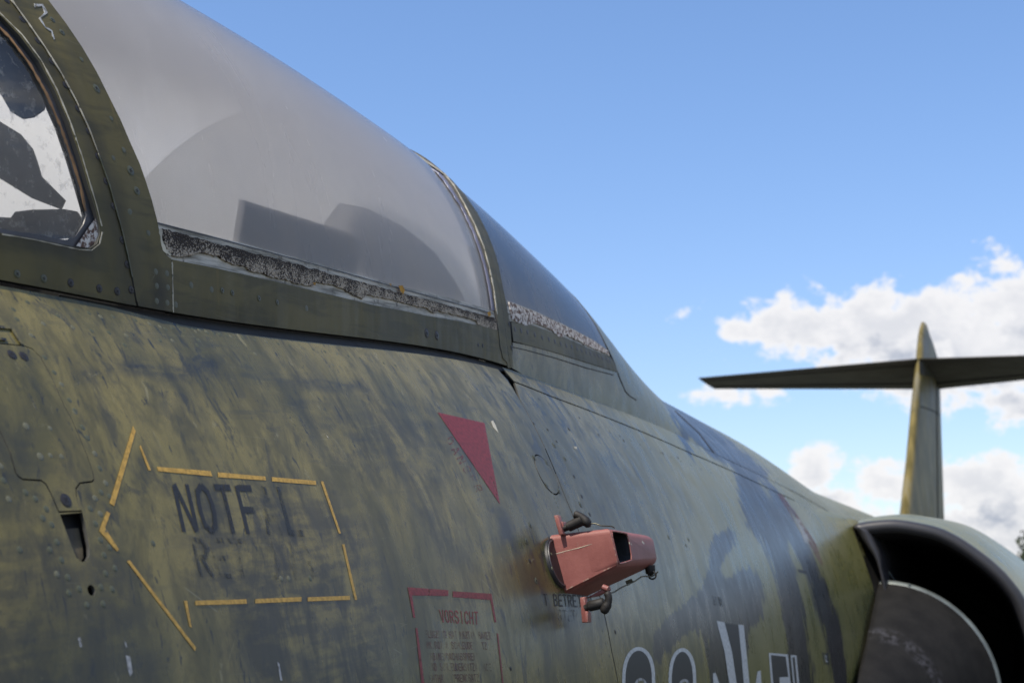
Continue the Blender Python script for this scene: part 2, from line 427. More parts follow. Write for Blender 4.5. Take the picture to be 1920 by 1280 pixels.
def paint(name, kind='skin'):
    mt, N = material(name)
    uv = N.n('ShaderNodeTexCoord').outputs['UV']
    ob = N.n('ShaderNodeTexCoord').outputs['Object']
    streak = N.noise(N.mapv(uv, (46, 6.5, 1), rot=(0, 0, R(5))), 1, 7, .62, .5)
    streak2 = N.noise(N.mapv(uv, (150, 16, 1), rot=(0, 0, R(-4))), 1, 6, .62, .6)
    brushy = N.noise(N.mapv(uv, (9, 60, 1), (3, 1, 0), rot=(0, 0, R(4))), 1, 6, .6, .4)
    patch = N.noise(N.mapv(uv, (5.0, 3.6, 1), (1.1, .3, 0)), 1, 6, .62, .4)
    fine = N.noise(uv, 420, 4, .6)
    if kind == 'skin':
        light, mid, dark = (.195, .162, .056), (.096, .087, .033), (.030, .036, .034)
        med = N.noise(N.mapv(uv, (22, 12, 1), rot=(0, 0, R(16))), 1, 8, .68, .7)
        smud = N.noise(N.mapv(uv, (32, 17, 1), (2, 5, 0), rot=(0, 0, R(14))), 1, 7, .7, .9)
        fleck = N.noise(N.mapv(uv, (120, 40, 1), (2, 5, 0), rot=(0, 0, R(14))), 1, 5, .7, .9)
        big = N.noise(N.mapv(uv, (2.6, 2.2, 1), (.4, 1.3, 0)), 1, 3, .5)
        c = N.mix(N.ramp(patch, .40, .60), mid, light)
        mott = N.noise(N.mapv(uv, (60, 48, 1), (9, 4, 0)), 1, 6, .65, .3)
        c = N.mix(N.ramp(med, .42, .62, 0, .6), c, (.046, .045, .022))
        c = N.mix(N.ramp(mott, .52, .68, 0, .45), c, (.032, .035, .024))
        c = N.mix(N.ramp(streak, .52, .70, 0, .14), c, (.165, .140, .060))
        # rubbed bluish undercoat, in clouds of short strokes that follow the rain
        k = N.math('MULTIPLY', N.ramp(smud, .52, .62), N.ramp(big, .44, .60, .25, 1.0))
        c = N.mix(N.math('MULTIPLY', k, .8), c, (.026, .030, .030))
        c = N.mix(N.ramp(fleck, .60, .66, 0, .85), c, (.020, .025, .028))
        c = N.mix(N.ramp(N.noise(N.mapv(uv, (70, 30, 1), (7, 2, 0), rot=(0, 0, R(14))), 1, 6, .7, .6), .63, .68, 0, .6), c, (.24, .215, .115))
        k2 = N.math('MULTIPLY', N.ramp(brushy, .56, .66), N.ramp(N.noise(uv, 7, 3), .5, .62))
        c = N.mix(N.math('MULTIPLY', k2, .35), c, dark)
        sm = N.n('ShaderNodeAttribute', attribute_name='smear_shade').outputs['Fac']
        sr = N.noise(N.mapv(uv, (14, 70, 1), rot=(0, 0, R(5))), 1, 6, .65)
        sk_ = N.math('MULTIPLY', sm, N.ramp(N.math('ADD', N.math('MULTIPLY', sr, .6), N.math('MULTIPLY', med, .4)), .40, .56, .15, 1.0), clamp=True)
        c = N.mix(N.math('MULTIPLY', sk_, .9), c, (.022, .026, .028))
        gx = N.ramp(N.n('ShaderNodeSeparateXYZ', i_0=uv).outputs[0], 2.0, 3.0)
        c = N.mix(N.math('MULTIPLY', gx, .6), c, N.mix(N.ramp(med, .35, .65), (.150, .150, .045), (.25, .23, .080)))
        attr = N.n('ShaderNodeAttribute', attribute_name='camo').outputs['Fac']
        ragged = N.noise(N.mapv(uv, (34, 12, 1), rot=(0, 0, R(10))), 1, 6, .68)
        cm = N.math('ADD', attr, N.math('MULTIPLY_ADD', ragged, .55, -.275))
        camo = N.ramp(cm, -.015, .03)
        c = N.mix(camo, c, N.mix(streak, (.013, .014, .017), (.030, .031, .034)))
        rough = N.ramp(med, .3, .7, .24, .36)
        bs = .14
    elif kind == 'frame':
        c = N.mix(N.ramp(patch, .35, .65), (.070, .061, .023), (.128, .105, .038))
        c = N.mix(N.ramp(brushy, .46, .66, 0, .5), c, (.038, .037, .019))
        c = N.mix(N.ramp(streak, .6, .72, 0, .6), c, (.165, .125, .045))
        stn = N.n('ShaderNodeAttribute', attribute_name='stain').outputs['Fac']
        c = N.mix(N.math('MULTIPLY', stn, N.ramp(patch, .3, .7, .9, .5)), c, (.018, .018, .015))
        rough = N.ramp(streak, .3, .7, .40, .52); bs = .12
    else:   # thin dull paint far away
        c = N.mix(N.ramp(patch, .4, .6), (.105, .084, .024), (.19, .150, .050))
        c = N.mix(N.ramp(N.noise(ob, 2.2, 5, .6), .52, .66, 0, .7), c, (.20, .19, .15))
        c = N.mix(N.ramp(N.noise(ob, 1.4, 4, .6), .42, .30, 0, .7), c, (.045, .040, .022))
        rough = .5; bs = .1
    dust = N.ramp(fine, .70, .76)
    c = N.mix(N.math('MULTIPLY', dust, .35), c, (.22, .22, .18))
    # hairline scratches
    sc = N.n('ShaderNodeTexVoronoi', feature='DISTANCE_TO_EDGE'); N.set(sc, 'Vector', N.mapv(uv, (4, 22, 1), rot=(0, 0, R(28))))
    sc.inputs['Scale'].default_value = 1.6
    sk = N.math('MULTIPLY', N.ramp(sc.outputs['Distance'], .006, .0), N.ramp(N.noise(uv, 15, 3), .56, .64))
    c = N.mix(N.math('MULTIPLY', sk, .35), c, (.30, .29, .20))
    wav = N.noise(N.mapv(uv, (14, 2.6, 1)), 1, 2, .5)
    h = N.math('ADD', N.math('MULTIPLY', streak2, .35), N.math('MULTIPLY', fine, .25))
    nb = bump(N, wav, .22, .006)
    nb = bump(N, h, bs, .0012, nb)
    principled(N, Base_Color=c, Roughness=rough, Specular_IOR_Level=.36 if kind == 'skin' else .22, Normal=nb)
    return mt
M = {}
M['skin'] = paint('camouflage_paint'); M['frame'] = paint('olive_frame_paint', 'frame'); M['far'] = paint('faded_tail_paint', 'far')
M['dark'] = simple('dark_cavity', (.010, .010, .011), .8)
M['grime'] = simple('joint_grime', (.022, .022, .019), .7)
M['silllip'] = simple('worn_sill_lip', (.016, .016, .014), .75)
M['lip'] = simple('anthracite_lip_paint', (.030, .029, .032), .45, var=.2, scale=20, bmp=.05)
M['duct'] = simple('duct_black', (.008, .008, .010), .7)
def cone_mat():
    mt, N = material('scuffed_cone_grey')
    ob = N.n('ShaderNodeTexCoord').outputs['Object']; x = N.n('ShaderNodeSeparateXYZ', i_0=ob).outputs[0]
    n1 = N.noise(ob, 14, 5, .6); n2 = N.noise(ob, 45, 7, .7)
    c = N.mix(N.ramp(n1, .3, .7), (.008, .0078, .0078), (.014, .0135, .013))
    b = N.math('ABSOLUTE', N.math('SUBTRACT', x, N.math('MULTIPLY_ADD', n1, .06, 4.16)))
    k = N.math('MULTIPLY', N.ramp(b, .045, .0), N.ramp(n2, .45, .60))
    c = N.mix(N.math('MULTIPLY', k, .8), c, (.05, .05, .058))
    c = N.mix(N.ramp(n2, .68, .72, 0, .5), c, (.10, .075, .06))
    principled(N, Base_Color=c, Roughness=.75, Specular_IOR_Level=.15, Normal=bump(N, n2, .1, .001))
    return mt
M['cone'] = cone_mat()
M['rim'] = simple('bare_rim', (.14, .16, .155), .4, metal=.3)
M['under'] = simple('underside_paint', (.055, .052, .047), .7, var=.2, scale=6, bmp=.02)
M['screw'] = simple('screw_steel_dark', (.030, .028, .030), .45, metal=.3, var=.3, scale=200)
M['screw_green'] = simple('screw_painted', (.070, .074, .042), .42, var=.3, scale=200)
M['rivet'] = simple('rivet_worn', (.125, .122, .075), .42, var=.35, scale=120)
M['edge'] = simple('chipped_white_edge', (.46, .42, .32), .6, var=.3, scale=150, wear=(.10, .10, .07))
M['sealant'] = simple('brown_sealant', (.20, .11, .045), .6, var=.4, scale=120)
M['gasket'] = simple('black_gasket', (.035, .037, .045), .4, var=.4, scale=90)
M['rod'] = simple('black_rubber_handle', (.010, .008, .007), .65, var=.4, scale=90, bmp=.5)
M['wire'] = simple('dull_wire', (.09, .085, .06), .45, metal=.6)
M['interior'] = simple('cockpit_interior', (.020, .024, .032), .7)
M['bulk'] = simple('pale_bulkhead', (.86, .85, .82), .7, var=.15, scale=12)
M['floor'] = simple('cockpit_floor_grey', (.22, .23, .23), .7)
M['grey_panel'] = simple('interior_grey_panel', (.045, .052, .065), .6)

def red_paint():
    mt, N = material('red_oxide_paint')
    ob = N.n('ShaderNodeTexCoord').outputs['Object']
    n1 = N.noise(ob, 38, 5, .6); n2 = N.noise(ob, 330, 5, .6); n3 = N.noise(ob, 90, 6, .7)
    c = N.mix(N.ramp(n1, .3, .7), (.215, .072, .062), (.265, .096, .082))
    c = N.mix(N.ramp(n2, .60, .70, 0, .35), c, (.17, .055, .043))
    c = N.mix(N.ramp(n3, .70, .72, 0, .9), c, (.10, .085, .08))
    c = N.mix(N.ramp(N.noise(ob, 60, 2), .745, .755), c, (.6, .55, .40))
    bv = N.n('ShaderNodeBevel', samples=6); bv.inputs['Radius'].default_value = .0035
    gm = N.n('ShaderNodeNewGeometry')
    ed = N.math('SUBTRACT', 1.0, N.vmath('DOT_PRODUCT', bv.outputs[0], gm.outputs['True Normal']))
    chip = N.math('MULTIPLY', N.ramp(ed, .015, .10), N.ramp(N.noise(ob, 130, 6, .7), .50, .60))
    c = N.mix(N.math('MULTIPLY', chip, .8), c, N.mix(N.ramp(n2, .45, .55), (.06, .035, .028), (.42, .34, .27)))
    principled(N, Base_Color=c, Roughness=.52, Specular_IOR_Level=.4, Normal=bump(N, n2, .25, .0008))
    return mt
M['red'] = red_paint()

def decal(name, col, lo=.30, hi=.42, alpha=.95, scale=26):
    mt, N = material(name)
    uv = N.n('ShaderNodeTexCoord').outputs['UV']
    a = N.noise(N.mapv(uv, (2.2, .5, 1)), scale, 8, .7)
    b = N.noise(uv, scale*9, 4, .6)
    k = N.ramp(N.math('ADD', N.math('MULTIPLY', a, .75), N.math('MULTIPLY', b, .25)), lo, hi, .0, alpha)
    p = N.n('ShaderNodeBsdfPrincipled')
    N.set(p, 'Base Color', N.mix(N.ramp(b, .35, .65), tuple(x*.75 for x in col), tuple(x*1.15 for x in col)))
    p.inputs['Roughness'].default_value = .5
    t = N.n('ShaderNodeBsdfTransparent'); mx = N.n('ShaderNodeMixShader')
    N.set(mx, 0, k); N.set(mx, 1, t.outputs[0]); N.set(mx, 2, p.outputs[0])
    o = N.n('ShaderNodeOutputMaterial'); N.set(o, 'Surface', mx.outputs[0])
    return mt
M['yellow'] = decal('yellow_marking', (.50, .30, .055), .30, .42, .92)
M['redfade'] = decal('red_marking_rubbed', (.16, .035, .040), .42, .58, .7)
M['redmark'] = decal('red_marking', (.215, .026, .032), .30, .42, .85)
M['redtext'] = decal('red_lettering', (.13, .030, .033), .42, .56, .6)
M['black'] = decal('black_lettering', (.010, .012, .016), .34, .46, .92)
M['blackfade'] = decal('black_lettering_faded', (.022, .028, .034), .44, .56, .7)
M['ghost'] = decal('ghost_lettering', (.026, .032, .040), .50, .66, .5)
M['white'] = decal('white_marking', (.55, .56, .55), .22, .34, .95)
M['whitefade'] = decal('white_marking_rubbed', (.42, .43, .44), .36, .56, .85)
M['num'] = decal('number_black', (.010, .011, .013), .20, .34, .97)
M['smear_shade'] = decal('smear_dark', (.045, .052, .055), .38, .52, .75)

def strip_mat():
    mt, N = material('decayed_sealing_fabric')
    uv = N.n('ShaderNodeTexCoord').outputs['UV']
    v = N.n('ShaderNodeTexVoronoi'); N.set(v, 'Vector', uv); v.inputs['Scale'].default_value = 560
    big = N.noise(uv, 34, 6, .7, .3); fine = N.noise(uv, 620, 3, .6)
    k = N.math('MULTIPLY_ADD', v.outputs['Distance'], -.55, N.math('ADD', big, .10))
    k = N.math('ADD', k, N.math('MULTIPLY_ADD', fine, .25, -.12))
    sy = N.n('ShaderNodeSeparateXYZ', i_0=uv).outputs[1]
    k = N.math('SUBTRACT', k, N.ramp(sy, .054, .070, -.04, .20))
    c = N.mix(N.ramp(k, .16, .50), (.034, .023, .015), (.50, .42, .32))
    c = N.mix(N.ramp(N.noise(N.mapv(uv, loc=(4, 4, 0)), 12, 3), .68, .72, 0, .8), c, (.16, .11, .07))
    principled(N, Base_Color=c, Roughness=.85, Normal=bump(N, k, 1.0, .003))
    return mt
M['strip'] = strip_mat()
def alu_mat():
    mt, N = material('flaking_pale_channel')
    uv = N.n('ShaderNodeTexCoord').outputs['UV']
    a = N.noise(N.mapv(uv, (10, 160, 1), rot=(0, 0, R(6))), 1, 6, .7); b = N.noise(uv, 55, 6, .7)
    c = N.mix(N.ramp(a, .35, .65), (.17, .16, .13), (.60, .57, .50))
    c = N.mix(N.ramp(b, .56, .66, 0, .8), c, (.055, .048, .038))
    principled(N, Base_Color=c, Roughness=.6, Normal=bump(N, a, .5, .001))
    return mt
M['alu'] = alu_mat()
def flake_mat():
    mt, N = material('flaking_white_filler')
    uv = N.n('ShaderNodeTexCoord').outputs['UV']
    a = N.noise(N.mapv(uv, (1, 1, 1)), 140, 7, .7); b = N.noise(uv, 420, 4, .7)
    c = N.mix(N.ramp(a, .46, .54), (.12, .065, .045), (.68, .63, .57))
    principled(N, Base_Color=c, Roughness=.8, Normal=bump(N, a, 1, .002))
    return mt
M['flake'] = flake_mat()

def glass_mat(name, haze, col, rough=.22, grain=1.0, bmp=.10):
    """weathered acrylic: crazed milky skin over clear plastic"""
    mt, N = material(name)
    uv = N.n('ShaderNodeTexCoord').outputs['UV']
    a = N.noise(N.mapv(uv, (11, 3.6, 1), rot=(0, 0, R(14))), 1, 5, .6, .3)
    b = N.noise(uv, 5, 4, .55, .3); g = N.noise(uv, 900, 2, .5)
    hz = N.math('ADD', N.math('MULTIPLY_ADD', a, .14, haze-.07), N.math('MULTIPLY_ADD', b, .36, -.18))
    hz = N.math('ADD', hz, N.math('MULTIPLY_ADD', g, .16*grain, -.08*grain), clamp=True)
    if not grain: hz = N.math('ADD', hz, N.math('MULTIPLY', N.ramp(N.noise(uv, 70, 7, .7), .52, .66), .40), clamp=True)
    if grain: hz = N.math('ADD', hz, N.ramp(N.n('ShaderNodeSeparateXYZ', i_0=uv).outputs[1], .13, .26, 0, .30), clamp=True)
    d = N.n('ShaderNodeBsdfDiffuse'); N.set(d, 'Color', (*col, 1))
    tl = N.n('ShaderNodeBsdfTranslucent'); N.set(tl, 'Color', (*[min(1, x*1.1) for x in col], 1))
    dm = N.n('ShaderNodeMixShader'); dm.inputs[0].default_value = .78; N.set(dm, 1, d.outputs[0]); N.set(dm, 2, tl.outputs[0])
    t = N.n('ShaderNodeBsdfTransparent'); t.inputs[0].default_value = (.82, .86, .90, 1) if grain else (.74, .76, .76, 1)
    m1 = N.n('ShaderNodeMixShader'); N.set(m1, 0, hz); N.set(m1, 1, t.outputs[0]); N.set(m1, 2, dm.outputs[0])
    gl = N.n('ShaderNodeBsdfGlossy'); N.set(gl, 'Roughness', N.ramp(a, .3, .7, rough-.05, rough+.07))
    nb = bump(N, N.math('ADD', N.math('MULTIPLY', g, grain), N.math('MULTIPLY', a, .35)), bmp, .0008)
    N.set(gl, 'Normal', nb)
    fr = N.n('ShaderNodeFresnel'); N.set(fr, 'IOR', N.math('MULTIPLY_ADD', N.n('ShaderNodeNewGeometry').outputs['Backfacing'], 1/1.5-1.5, 1.5)); N.set(fr, 'Normal', nb)
    m2 = N.n('ShaderNodeMixShader'); N.set(m2, 0, fr.outputs[0]); N.set(m2, 1, m1.outputs[0]); N.set(m2, 2, gl.outputs[0])
    o = N.n('ShaderNodeOutputMaterial'); N.set(o, 'Surface', m2.outputs[0])
    return mt
M['canopy'] = glass_mat('hazed_canopy_acrylic', .70, (.70, .67, .635))
M['rearwin'] = glass_mat('hazed_rear_acrylic', .80, (.17, .20, .25), .25)
M['screen'] = glass_mat('windscreen_glass', .14, (.80, .80, .76), .05, 0.0, bmp=.01)
M['far_screen'] = glass_mat('fogged_far_glass', .9, (.75, .75, .70), .2)

def ground_mat():
    mt, N = material('airfield_grass')
    ob = N.n('ShaderNodeTexCoord').outputs['Object']
    a = N.noise(ob, .6, 8, .65); b = N.noise(ob, 14, 5, .7)
    c = N.mix(N.ramp(a, .35, .65), (.035, .060, .018), (.075, .085, .032)); c = N.mix(N.ramp(b, .5, .7, 0, .5), c, (.10, .095, .05))
    principled(N, Base_Color=c, Roughness=.95, Normal=bump(N, b, .6, .03))
    return mt
def concrete_mat():
    mt, N = material('apron_concrete')
    ob = N.n('ShaderNodeTexCoord').outputs['Object']
    a = N.noise(ob, .9, 8, .65); b = N.noise(ob, 40, 5, .7)
    c = N.mix(N.ramp(a, .35, .65), (.058, .056, .050), (.085, .082, .074)); c = N.mix(N.ramp(b, .5, .7, 0, .3), c, (.07, .07, .065))
    principled(N, Base_Color=c, Roughness=.9, Normal=bump(N, b, .4, .005))
    return mt

# ------------------------------------------------------------------ generic solids
def tag(o, label=None, cat=None, group=None, kind=None):
    for k, v in (('label', label), ('category', cat), ('group', group), ('kind', kind)):
        if v: o[k] = v
    return o
def empty(name, loc=(0, 0, 0), parent=None):
    o = bpy.data.objects.new(name, None); COL.objects.link(o); o.location = loc; o.empty_display_size = .1
    if parent: o.parent = parent
    return o
def mesh(name, vs, fs, mat, parent=None, smooth=False, bevel=0, seg=2):
    me = bpy.data.meshes.new(name); me.from_pydata([tuple(v) for v in vs], [], fs); me.update()
    bm = bmesh.new(); bm.from_mesh(me); bmesh.ops.recalc_face_normals(bm, faces=bm.faces)
    if bevel: bmesh.ops.bevel(bm, geom=list(bm.edges), offset=bevel, segments=seg, affect='EDGES', profile=.5)
    bm.to_mesh(me); bm.free()
    if smooth:
        me.polygons.foreach_set('use_smooth', [True]*len(me.polygons))
        me.set_sharp_from_angle(angle=R(50)) if hasattr(me, 'set_sharp_from_angle') else None
    return link(name, me, mat, parent)
def tube_data(path, rad, seg=10, caps=True):
    path = [Vector(p) for p in path]; n = len(path)
    rads = rad if isinstance(rad, (list, tuple)) else [rad]*n
    vs = []; fs = []; prev = None
    for i, p in enumerate(path):
        t = (path[min(i+1, n-1)]-path[max(i-1, 0)]).normalized()
        a = t.orthogonal().normalized() if prev is None else (prev-t*prev.dot(t)).normalized()
        prev = a; b = t.cross(a)
        for k in range(seg):
            q = 2*math.pi*k/seg; vs.append(p+(a*math.cos(q)+b*math.sin(q))*rads[i])
    for i in range(n-1):
        for k in range(seg):
            fs.append((i*seg+k, i*seg+(k+1) % seg, (i+1)*seg+(k+1) % seg, (i+1)*seg+k))
    if caps: fs += [tuple(range(seg-1, -1, -1)), tuple(range((n-1)*seg, n*seg))]
    return vs, fs
def tube(name, path, rad, mat, parent=None, seg=10):
    vs, fs = tube_data(path, rad, seg); return mesh(name, vs, fs, mat, parent, True)
def smooth_path(pts, k=6):
    P = [Vector(p) for p in pts]; r = []
    for i in range(len(P)-1):
        p0, p1, p2, p3 = P[max(i-1, 0)], P[i], P[i+1], P[min(i+2, len(P)-1)]
        for j in range(k):
            t = j/k
            r.append(.5*((2*p1)+(p2-p0)*t+(2*p0-5*p1+4*p2-p3)*t*t+(3*p1-p0-3*p2+p3)*t**3))
    r.append(P[-1]); return r
def loft(name, rings, mat, parent=None, closed=True, smooth=True, caps=False, uvsc=True):
    n = len(rings[0]); vs = [v for r in rings for v in r]; fs = []
    for i in range(len(rings)-1):
        for k in range(n if closed else n-1):
            fs.append((i*n+k, i*n+(k+1) % n, (i+1)*n+(k+1) % n, (i+1)*n+k))
    if caps: fs += [tuple(range(n)), tuple(range((len(rings)-1)*n, len(rings)*n))]
    me = bpy.data.meshes.new(name); me.from_pydata([tuple(v) for v in vs], [], fs); me.update()
    bm = bmesh.new(); bm.from_mesh(me); bmesh.ops.recalc_face_normals(bm, faces=bm.faces); bm.to_mesh(me); bm.free()
    uvl = me.uv_layers.new(name='UVMap')
    for lp in me.loops:
        c = me.vertices[lp.vertex_index].co; uvl.data[lp.index].uv = (c.x, c.z+c.y*.5)
    if smooth: me.polygons.foreach_set('use_smooth', [True]*len(me.polygons))
    return link(name, me, mat, parent)

# ================================================================== SETTING
def sheet(name, pts, z, mat):
    me = bpy.data.meshes.new(name); me.from_pydata([(x, y, z) for x, y in pts], [], [tuple(range(len(pts)))]); me.update()
    return tag(link(name, me, mat), kind='structure')
sheet('ground', [(-900, -900), (1400, -900), (1400, 900), (-900, 900)], 0, ground_mat())
sheet('apron', [(-9, -7), (24, -7), (24, 9), (-9, 9)], .004, concrete_mat())

def leaf_mat():
    mt, N = material('tree_leaves')
    ob = N.n('ShaderNodeTexCoord').outputs['Object']
    c = N.mix(N.ramp(N.noise(ob, 1.2, 4), .35, .65), (.014, .026, .008), (.034, .050, .016))
    principled(N, Base_Color=c, Roughness=.7)
    return mt
M['leaf'] = leaf_mat(); M['bark'] = simple('bark', (.05, .04, .03), .9, scale=8, bmp=.6)
def tree(x, y, h, r, label, seed):
    rnd = random.Random(seed); t = empty('tree', (x, y, 0))
    tag(t, label, 'tree', 'trees beyond the airfield')
    vs, fs = tube_data(smooth_path([(0, 0, -.05), (.1, 0, h*.3), (-.1, .1, h*.6), (0, 0, h*.85)]), [.22*(1-i/24) for i in range(19)], 8)
    for k in range(7):
        a = k*2.4; b = len(vs); z0 = h*(.3+.07*k)
        v2, f2 = tube_data([(0, 0, z0), (math.cos(a)*r*.5, math.sin(a)*r*.5, z0+h*.14), (math.cos(a)*r*.8, math.sin(a)*r*.8, z0+h*.2)], [.09, .05, .02], 6)
        vs += v2; fs += [tuple(i+b for i in f) for f in f2]
    mesh('trunk', vs, fs, M['bark'], t, True)
    lv = []; lf = []
    clumps = [(rnd.gauss(0, r*.45), rnd.gauss(0, r*.45), h*.62+rnd.gauss(0, h*.15), rnd.uniform(.5, 1.1)*r*.42) for _ in range(34)]
    for (cx, cy, cz, cr) in clumps:
        for _ in range(230):
            d = Vector((rnd.gauss(0, 1), rnd.gauss(0, 1), rnd.gauss(0, 1))).normalized()*cr*rnd.uniform(.6, 1.05)
            p = Vector((cx, cy, cz))+d; p.z = max(p.z, h*.16)
            a = Vector((rnd.gauss(0, 1), rnd.gauss(0, 1), rnd.gauss(0, 1))).normalized()*rnd.uniform(.09, .19); b = a.orthogonal().normalized()*a.length*.6
            i = len(lv); lv += [p-a, p+b, p+a, p-b]; lf.append((i, i+1, i+2, i+3))
    mesh('crown', lv, lf, M['leaf'], t)
for i, (px, d, hh, rr, lab) in enumerate([(1972, 78, 4.2, 2.2, 'dark green round tree just peeking in at the right edge beyond the intake'),
                                    (2040, 78, 6.0, 3.0, 'broad dark green tree standing right of the small round tree'),
                                    (2190, 74, 5.2, 2.6, 'lower bushy tree at the right end of the tree row')]):
    p = at(px, 1100, dist=d); tree(p.x, p.y, hh, rr, lab, 5+i)

def unseen_woodland():
    # unseen wood running on from the tree row, added to darken the flank's reflections
    rnd = random.Random(21); lv = []; lf = []
    for k in range(46):
        t = k/45; x = 95-150*t; y = -6-62*math.sin(min(1, t*1.6)*math.pi/2)-rnd.uniform(0, 8); h = 6+8*min(1, t*3)+rnd.uniform(-1.5, 2.5)
        for _ in range(16):
            cx, cy, cz, cr = x+rnd.gauss(0, 1.7), y+rnd.gauss(0, 1.7), h*rnd.uniform(.12, .88), rnd.uniform(1.0, 2.1)
            for _ in range(46):
                d = Vector((rnd.gauss(0, 1), rnd.gauss(0, 1), rnd.gauss(0, 1))).normalized()*cr*rnd.uniform(.5, 1.05)
                p = Vector((cx, cy, cz))+d; p.z = max(p.z, .1)
                a = Vector((rnd.gauss(0, 1), rnd.gauss(0, 1), rnd.gauss(0, 1))).normalized()*rnd.uniform(.22, .42); b = a.orthogonal().normalized()*a.length*.6
                i = len(lv); lv += [p-a, p+b, p+a, p-b]; lf.append((i, i+1, i+2, i+3))
    o = mesh('unseen_woodland', lv, lf, M['leaf']); tag(o, 'dark edge of a wood added out of view to darken the reflections on the jet', 'unseen_woodland', kind='stuff')
unseen_woodland()

# ================================================================== THE JET
jet = empty('jet_fighter', (6, 0, 0))
tag(jet, 'weathered green and grey camouflaged single seat jet fighter with hazed canopy and high T tail', 'jet aircraft')
jet_inv = Matrix.Translation((-6, 0, 0))
JETPARTS = []
def own(o, parent=None):
    return o
J = jet
def fit(o): return o

# --- dark inner shell below the skin
def shell():
    rings = []
    for i in range(150):
        X = -3.2+17.8*i/149
        # open cockpit between the sills
        t0 = th_sill(X)-.05 if .1 < X < 3.0 else 0.0
        rings.append([Fp(X, t0+(2*math.pi-2*t0)*k/64, -.010) for k in range(65)])
    vs = [v for r in rings for v in r]; fs = []
    for i in range(149):
        for k in range(64): fs.append((i*65+k, i*65+k+1, (i+1)*65+k+1, (i+1)*65+k))
    return vs, fs
vs, fs = shell()
me = bpy.data.meshes.new('inner_shell'); me.from_pydata([tuple(v) for v in vs], [], fs); me.update()
me.polygons.foreach_set('use_smooth', [True]*len(me.polygons))
inner = link('inner_shell', me, M['dark'], J)

# --- fuselage skin panels -------------------------------------------------
def curve_F(pts): return pars('F', pts)
gap = .0016
line_a = curve_F([(952, 712), (975, 750), (1000, 795), (1022, 840), (1042, 887), (1060, 932), (1085, 995), (1110, 1065), (1133, 1150), (1147, 1220), (1158, 1275)])
XA = line_a[-1][0]; S_END = 2.25*KF
line_a_full = line_a + [(XA, line_a[-1][1]+.15), (XA, S_END)]
b_low = curve_F([(964, 716), (1030, 742), (1100, 768), (1200, 808), (1300, 852), (1345, 871), (1440, 915)])
XSP = 3.95
def sill_s(X, d=0.0): return th_sill(X)*KF+d
b_low = [q for q in b_low if q[0] < XSP-.02]; b_low.append((XSP, sill_s(XSP)+b_low[-1][1]-sill_s(b_low[-1][0])))
X_SPLIT = XSP
front_top = [(X, sill_s(X, .0015+.008*min(max((X-1.06)/.1, 0), 1))) for X in np.linspace(-1.0, line_a[0][0]-.006, 60)]
front_poly = front_top + [(x-gap, s) for x, s in line_a] + [(XA-gap, S_END), (-1.0, S_END)]
access = curve_F([(-60, 640), (0, 643), (43, 647), (60, 653), (77, 670), (100, 713), (122, 763), (134, 784), (162, 849), (175, 886), (177, 899), (173, 904), (150, 907), (143, 917), (144, 930), (154, 959),
                  (110, 961), (95, 927), (85, 908), (77, 902), (43, 900), (35, 895), (28, 886), (18, 849), (0, 811), (-30, 750), (-60, 700)])
slot = curve_F([(112, 964), (154, 960), (161, 990), (167, 1022), (168, 1040), (163, 1050), (154, 1053), (143, 1045), (133, 1020), (122, 990)])
def shrink(poly, d):
    A = [Vector(p) for p in poly]; n = len(A); area = sum(A[i].x*A[(i+1) % n].y-A[(i+1) % n].x*A[i].y for i in range(n))
    sg = 1 if area > 0 else -1; out_ = []
    for i in range(n):
        t = (A[(i+1) % n]-A[i-1]); 
        if t.length < 1e-9: out_.append(tuple(A[i])); continue
        t.normalize(); out_.append(tuple(A[i]+Vector((-t.y, t.x))*d*sg))
    return out_
def circle_s(kind, c, r, n=40):
    """a true circle on the surface about a pixel"""
    q = par(kind, *c); P = SURF[kind][0]; e = 1e-3
    lx = (P(q[0]+e, q[1])-P(q[0]-e, q[1])).length/(2*e); ls = (P(q[0], q[1]+e)-P(q[0], q[1]-e)).length/(2*e)
    return [(q[0]+r*math.cos(2*math.pi*k/n)/lx, q[1]+r*math.sin(2*math.pi*k/n)/ls) for k in range(n)]
COVER_C = (1025, 889)
cover_r = .030
hole_c = (171, 1106)
drain = circle_s('F', hole_c, .0042, 16)
cover_hole = circle_s('F', COVER_C, cover_r+.0022, 48)
panels = []
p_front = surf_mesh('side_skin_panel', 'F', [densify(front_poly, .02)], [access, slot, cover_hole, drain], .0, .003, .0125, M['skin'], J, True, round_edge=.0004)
p_access = surf_mesh('access_panel', 'F', [shrink(access, .0011)], [], .0002, .003, .02, M['skin'], J, True, round_edge=.0005)
surf_mesh('slot_tab', 'F', [shrink(curve_F([(118, 985), (158, 982), (167, 1022), (168, 1040), (163, 1050), (154, 1053), (143, 1045), (133, 1020)]), .0005)], [], -.006, .003, .01, simple('rusty_slot_floor', (.075, .062, .038), .6, var=.5, scale=200), p_access)
cover = surf_mesh('round_access_cover', 'F', [circle_s('F', COVER_C, cover_r, 48)], [], .0004, .003, .01, M['skin'], J, True, round_edge=.0005)
aft_top = list(b_low)
x_end = X_SPLIT
aft_poly = [(x+gap, s) for x, s in line_a[1:]] + [(XA+gap, S_END), (x_end, S_END)] + [(x, s+.001) for x, s in reversed(b_low)]
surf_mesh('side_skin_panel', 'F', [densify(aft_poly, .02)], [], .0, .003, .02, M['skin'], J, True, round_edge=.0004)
strip_poly = [(x, s-.001) for x, s in b_low] + [(x, sill_s(x, .0025)) for x in np.linspace(b_low[-1][0], b_low[0][0], 30)]
surf_mesh('joint_strip', 'F', [densify(strip_poly, .02)], [], .0006, .002, .02, M['skin'], J, True, round_edge=.0003)
